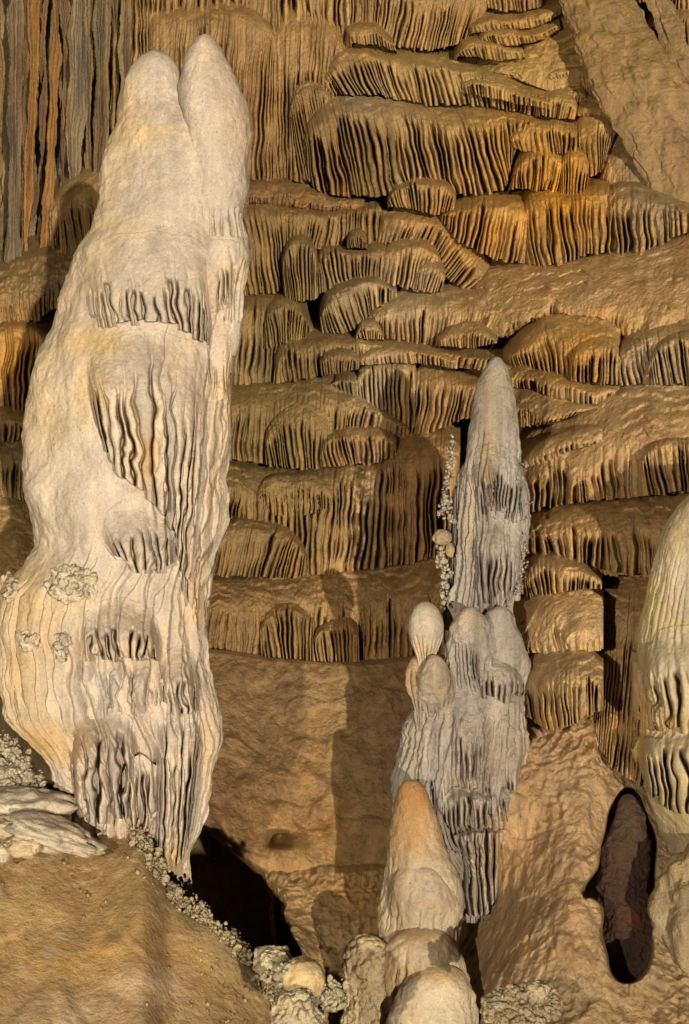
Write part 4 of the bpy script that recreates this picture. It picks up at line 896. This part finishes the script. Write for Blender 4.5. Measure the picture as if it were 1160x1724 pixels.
# ================================================================== FRONT STALAGMITE (orange tip)
FB = [(692, 1345, 40, 45, (0.353, 0.152, 0.022), .95), (690, 1400, 45, 40, (0.361, 0.184, 0.045), .85), (660, 1450, 16, 120, (0.327, 0.208, 0.083), .6), (705, 1570, 50, 12, (0.335, 0.184, 0.060), .7), (720, 1510, 50, 8, (0.361, 0.232, 0.112), .5),
      (615, 1650, 60, 70, (0.550, 0.368, 0.180), .9), (700, 1640, 40, 40, (0.335, 0.192, 0.068), .7), (740, 1640, 70, 12, (0.396, 0.240, 0.090), .8), (700, 1690, 16, 50, (0.318, 0.192, 0.083), .6), (770, 1590, 16, 16, (0.284, 0.208, 0.098), .5)]
FC = tintfield((.39, .295, .185), FB)
FD = 6.8
fr = empty('stalagmite', (.32, FD, ZC - 2.4)); tag(fr, 'stout cream stalagmite with an orange tip, in front at the bottom centre', 'stalagmite')
fb = Body([(693, 1312), (676, 1317), (665, 1332), (658, 1362), (652, 1410), (646, 1470), (642, 1530), (638, 1600), (630, 1680), (625, 1790)], [(693, 1312), (711, 1317), (722, 1332), (731, 1362), (744, 1420), (758, 1458), (774, 1484), (778, 1530), (770, 1580), (784, 1640), (800, 1720), (806, 1790)], FD, .8, ysig=6)
body(fb, 'trunk', M_WHITE, FC, fr, noise=1.5, scal=.006, knobs=.006, flutes=[(1430, 1560, 14, .25, 600, 680)])
def ft(top, base, **k):
    d = dict(cap=.4, prot=.035, fl=13, amp=.5, vw=.2, deep=1.5, stain=(.5, .3, .1), col=FC, dfun=fb.front, mat=M_WHITE, back=.12, rough=1.2, parent=fr, part='collar', tuck=.7); d.update(k); return tier('', top, base, **d)
l1 = Body([(706, 1446), (670, 1456), (650, 1486), (643, 1520), (646, 1560), (662, 1610)], [(706, 1446), (748, 1456), (772, 1484), (777, 1516), (772, 1556), (755, 1610)], FD - .05, .86, Dlow=FD + .03)
body(l1, 'lobe', M_WHITE, FC, fr, noise=1.3, scal=.005, knobs=.003, flutes=[(1500, 1640, 15, .4, 600, 800, .4, .8)])
l2 = Body([(712, 1556), (672, 1566), (646, 1596), (634, 1640), (634, 1700), (650, 1760)], [(712, 1556), (752, 1566), (776, 1594), (788, 1636), (794, 1700), (790, 1760)], FD - .11, .84, Dlow=FD - .04)
body(l2, 'lobe', M_WHITE, FC, fr, noise=1.3, scal=.005, knobs=.003, flutes=[(1600, 1800, 15, .4, 600, 820, .4, .8)])
f2 = Body([(612, 1572), (592, 1585), (580, 1620), (576, 1660), (574, 1720), (574, 1800)], [(612, 1572), (640, 1582), (662, 1610), (676, 1660), (682, 1720), (686, 1800)], FD - .08, .7, ysig=5)
body(f2, 'knobbly_bulge', M_CRUST, tintfield((.55, .41, .23), [(600, 1640, 20, 60, (.45, .29, .12), .6)]), fr, noise=1.4, knobs=.024)
f3 = Body([(738, 1622), (700, 1634), (676, 1662), (662, 1700), (658, 1750), (656, 1820)], [(738, 1622), (770, 1630), (790, 1662), (800, 1700), (804, 1750), (806, 1820)], FD - .20, .75, ysig=5)
body(f3, 'dome', M_WHITE, tintfield((.50, .395, .26), [(735, 1634, 60, 11, (.46, .29, .11), .85), (700, 1700, 20, 50, (.46, .33, .17), .6)]), fr, noise=1.6, scal=.007, knobs=.004)

# ================================================================== RIGHT EDGE STALAGMITE
RB = [(1150, 950, 40, 60, (0.61, 0.52, 0.37), .9), (1120, 905, 30, 40, (0.48, 0.35, 0.14), .6), (1085, 1000, 20, 90, (0.44, 0.32, 0.10), .8), (1130, 1050, 60, 14, (0.49, 0.36, 0.15), .7), (1130, 1215, 60, 14, (0.46, 0.30, 0.10), .7),
      (1080, 1200, 14, 60, (0.48, 0.27, 0.07), .8), (1075, 1270, 16, 40, (0.48, 0.30, 0.08), .7), (1130, 1460, 80, 60, (.40, .29, .13), .85), (1125, 1370, 50, 20, (0.41, 0.30, 0.14), .7)]
RC = tintfield((.45, .355, .215), RB)
RD = 6.5
rr = empty('stalagmite', (1.5, RD, ZC - 1.3)); tag(rr, 'bright cream stalagmite cut by the right edge, with fluted collars', 'stalagmite')
rb = Body([(1272, 785), (1205, 800), (1165, 832), (1135, 865), (1116, 900), (1104, 940), (1092, 985), (1082, 1030), (1076, 1090), (1074, 1150), (1076, 1200), (1074, 1250), (1082, 1300), (1092, 1340), (1104, 1372), (1122, 1410), (1136, 1460), (1144, 1520)],
          [(1272, 785), (1350, 800), (1415, 832), (1445, 865), (1464, 900), (1476, 940), (1488, 985), (1498, 1030), (1504, 1090), (1506, 1150), (1504, 1200), (1506, 1250), (1496, 1300), (1482, 1340), (1468, 1370), (1450, 1410), (1440, 1460), (1430, 1520)], RD, .6, Dlow=6.95)
body(rb, 'trunk', M_WHITE, RC, rr, noise=1., scal=.002, flutes=[(900, 1080, 13, .22, 1000, 1130), (1110, 1230, 15, .5, 1000, 1400)])
rf = rb.front
def rt_(top, base, **k):
    d = dict(cap=.3, prot=.05, fl=24, amp=.7, vw=.15, deep=1.9, stain=(.5, .32, .10), col=RC, dfun=rf, mat=M_WHITE, back=.12, rough=.7, endr=1.2, parent=rr, part='collar'); d.update(k); return tier('', top, base, **d)
rt_([(1072, 1100), (1090, 1066), (1130, 1052), (1180, 1050), (1260, 1055)], [(1072, 1228), (1100, 1238), (1140, 1240), (1190, 1238), (1260, 1238)], cap=.42, ends='L', prot=.11, irr=False, vw=.2, deep=2.4, tuck=.1)
rt_([(1066, 1262), (1078, 1234), (1110, 1222), (1150, 1222), (1200, 1224), (1260, 1226)], [(1080, 1330), (1105, 1356), (1135, 1372), (1180, 1376), (1260, 1376)], cap=.35, ends='L', prot=.13, fl=18, amp=1.0, irr=False, vw=.22, deep=2.4, tuck=.1)
# crusty foot under the right stalagmite
V, F = rock_geo(at(np.array(1180.), np.array(1550.), np.array(6.62)), (.19, .16, .30), 21, sub=5, rough=.22, fine=.08)
o = build('boulder', V, F, M_WALL, None, tuple(V[np.argmin(V[:, 2])]), np.tile((.36, .265, .13), (len(V), 1))); tag(o, 'rounded tan boulder under the bright stalagmite at the right edge', 'boulder')

# ================================================================== ROCKS AND CRUSTS ON THE MOUND
def rock(name, px, py, D, size, seed, tint, label, cat, mat=M_MUD, sub=5, rough=.3, fine=.07, rot=0, group=None):
    c0 = at(np.array(float(px)), np.array(float(py)), np.array(float(D)))
    V, F = rock_geo((0, 0, 0), size, seed, sub, rough, fine)
    cr, sr = math.cos(rot), math.sin(rot)
    V = np.stack([V[:, 0] * cr - V[:, 2] * sr, V[:, 1], V[:, 0] * sr + V[:, 2] * cr], -1)
    zmin = V[:, 2].min()
    V = V + c0
    t = np.array(tint) * (1 + .25 * fbm(V * 9 + seed, 3))[:, None]
    return tag(build(name, V, F, mat, None, (float(c0[0]), float(c0[1]), float(c0[2] + zmin)), t), label, cat, group)
rock('rock', 40, 1362, 6.30, (.20, .17, .085), 2.2, (.47, .38, .26), 'pale flat topped rock at the left edge, uppermost on the mound', 'rock', sub=5, rough=.22, rot=-.05)
rock('rock', 82, 1402, 6.12, (.20, .15, .058), 5.9, (.46, .37, .25), 'long pale slab lying below the flat topped rock', 'rock', rot=-.30, rough=.25)
rock('rock', 20, 1395, 6.10, (.085, .09, .05), 7.5, (.44, .34, .2), 'pale stone at the left edge with a dark hole beside it', 'rock', rot=-.2)
rock('rock', 40, 1424, 6.0, (.072, .08, .042), 9.1, (.46, .34, .19), 'small tan stone under the long pale slab', 'rock', rough=.2)
rock('rock', 4, 1438, 5.95, (.03, .04, .035), 12.1, (.55, .46, .3), 'tiny tan stone at the left edge below the slabs', 'rock', sub=4)
rock('boulder', 462, 1624, 5.72, (.072, .09, .058), 15.5, (.56, .46, .26), 'pale crusted boulder at the lip of the black opening', 'boulder', M_CRUST, rough=.3, fine=.1, rot=-.6)
rock('boulder', 508, 1650, 5.62, (.078, .09, .080), 18.2, (.52, .37, .18), 'smooth round tan boulder right of the pale crusted one', 'boulder', rough=.16, fine=.03)
rock('boulder', 500, 1712, 5.5, (.085, .09, .085), 19.7, (.54, .42, .25), 'crusted lump at the bottom edge below the round tan boulder', 'boulder', M_CRUST, rough=.3, fine=.12)

def along(pts, n, seed, jx, jy, D, r0, r1, up=0.):
    R = np.random.default_rng(seed); x, y = poly(pts, n, 2)
    x = x + R.normal(0, jx, n); y = y + R.normal(0, jy, n) - up * R.random(n)
    d = D(x, y) + R.normal(0, .015, n)
    return np.concatenate([at(x, y, d), r0 * .8 + (r1 * 1.35 - r0 * .8) * R.random((n, 1)) ** 3.2], 1)
fr_pts = along([(228, 1400), (252, 1425), (268, 1470), (290, 1496), (330, 1530), (370, 1562), (400, 1594), (425, 1626), (452, 1658), (480, 1698), (497, 1740)], 4200, 11, 7, 6, mound_D, .002, .0075)
fr_pts = fr_pts[(perlin(fr_pts[:, :3] * 9) + .35 * perlin(fr_pts[:, :3] * 31)) > -.12]
o = knob_field('coral_crust', fr_pts, M_CRUST, (.42, .315, .17)); tag(o, 'whitish knobbly crust fringing the right edge of the clay mound', 'crust', None, 'stuff')
Rp = np.random.default_rng(77); n_ = 420
px_ = Rp.uniform(-20, 470, n_); py_ = np.interp(px_, ex, ey) + 14 + Rp.random(n_) ** 1.4 * 330
keep = perlin(np.stack([px_ / 60, py_ / 40, 0 * px_ + 5], -1)) > .02
px_, py_ = px_[keep], py_[keep]
peb = np.concatenate([at(px_, py_, mound_D(px_, py_) - .012), (.0015 + .0065 * Rp.random((len(px_), 1)) ** 3)], 1)
o = knob_field('gravel', peb, M_CRUST, (.44, .31, .16)); tag(o, 'scattered grit lying on the clay mound', None, None, 'stuff')
lc = along([(-60, 1250), (0, 1262), (20, 1288), (40, 1318), (60, 1340)], 2600, 12, 11, 12, lambda x, y: 6.42 + 0 * x - .0006 * (y - 1300), .003, .011)
lc2 = along([(-60, 1300), (0, 1310), (26, 1335)], 1300, 13, 14, 14, lambda x, y: 6.38 + 0 * x, .004, .015)
o = knob_field('coral_crust', np.concatenate([lc, lc2]), M_CRUST, (.48, .385, .235)); tag(o, 'heap of pale cave coral above the slabs at the left edge', 'crust', None, 'stuff')
V, F = rock_geo(at(np.array(-20.), np.array(1325.), np.array(6.5)), (.15, .13, .12), 31, sub=5, rough=.2)
o = build('rock', V, F, M_CRUST, None, tuple(V[np.argmin(V[:, 2])]), np.tile((.5, .46, .32), (len(V), 1))); tag(o, 'lump of crusted rock under the cave coral at the left edge', 'rock')
rub = along([(470, 1640), (500, 1680), (530, 1695), (560, 1680), (575, 1668)], 800, 14, 9, 9, lambda x, y: 5.6 + 0 * x, .004, .013)
o = knob_field('coral_crust', rub, M_CRUST, (.46, .37, .22)); tag(o, 'crumbly crust between the tan boulder and the knobbly bulge', 'crust', None, 'stuff')
rub = scatter(1200, 880, 1694, 66, 34, 5.95, .003, .013, 15)
o = knob_field('coral_crust', rub, M_CRUST, (.38, .28, .15)); tag(o, 'crumbly pale rubble at the bottom edge right of the front stalagmite', 'crust', None, 'stuff')
rock('rock', 838, 1706, 5.95, (.06, .06, .04), 23.3, (.42, .34, .22), 'small brown rock in the dark corner beside the front stalagmite', 'rock', M_CRUST)
rock('rock', 905, 1668, 5.98, (.05, .05, .035), 27.3, (.42, .32, .18), 'pale brown stone lying on the crumbly rubble at the bottom', 'rock', M_CRUST)

for o in list(bpy.data.objects):
    if o.name.split('.')[0] == 'popcorn': o['kind'] = 'stuff'
# ================================================================== LIGHT, CAMERA
def lamp(name, loc, P, r, col):
    l = bpy.data.lights.new(name, 'POINT'); l.energy = P; l.shadow_soft_size = r; l.color = col
    o = bpy.data.objects.new(name, l); COL.objects.link(o); o.location = loc; return o
def sun(name, d, E, ang, col):
    l = bpy.data.lights.new(name, 'SUN'); l.energy = E; l.angle = math.radians(ang); l.color = col
    o = bpy.data.objects.new(name, l); COL.objects.link(o); o.location = (2.6, -2, ZC)
    from mathutils import Vector
    o.rotation_euler = Vector(d).to_track_quat('-Z', 'Y').to_euler()
sun('key_light', (-.30, 1.2, .06), 3.6, .5, (1, .93, .80))
lamp('flash_lamp', (-2.0, -1.0, ZC + .05), 1750, .05, (1, .93, .80))
w = bpy.data.worlds.new('World'); bpy.context.scene.world = w; w.use_nodes = True
bg = w.node_tree.nodes['Background']; bg.inputs[0].default_value = (1, .8, .55, 1); bg.inputs[1].default_value = .004
cam = bpy.data.cameras.new('camera'); co = bpy.data.objects.new('camera', cam); COL.objects.link(co)
co.location = (0, 0, ZC); co.rotation_euler = (math.pi / 2, 0, 0)
cam.sensor_fit = 'VERTICAL'; cam.angle_y = 2 * math.atan(FOV_T / 2); cam.clip_start = .05; cam.clip_end = 200
sc = bpy.context.scene; sc.camera = co
sc.view_settings.view_transform = 'Standard'; sc.view_settings.look = 'None'; sc.view_settings.exposure = 0
sc.render.engine = 'CYCLES'; sc.cycles.max_bounces = 5; sc.cycles.diffuse_bounces = 1; sc.cycles.use_denoising = True
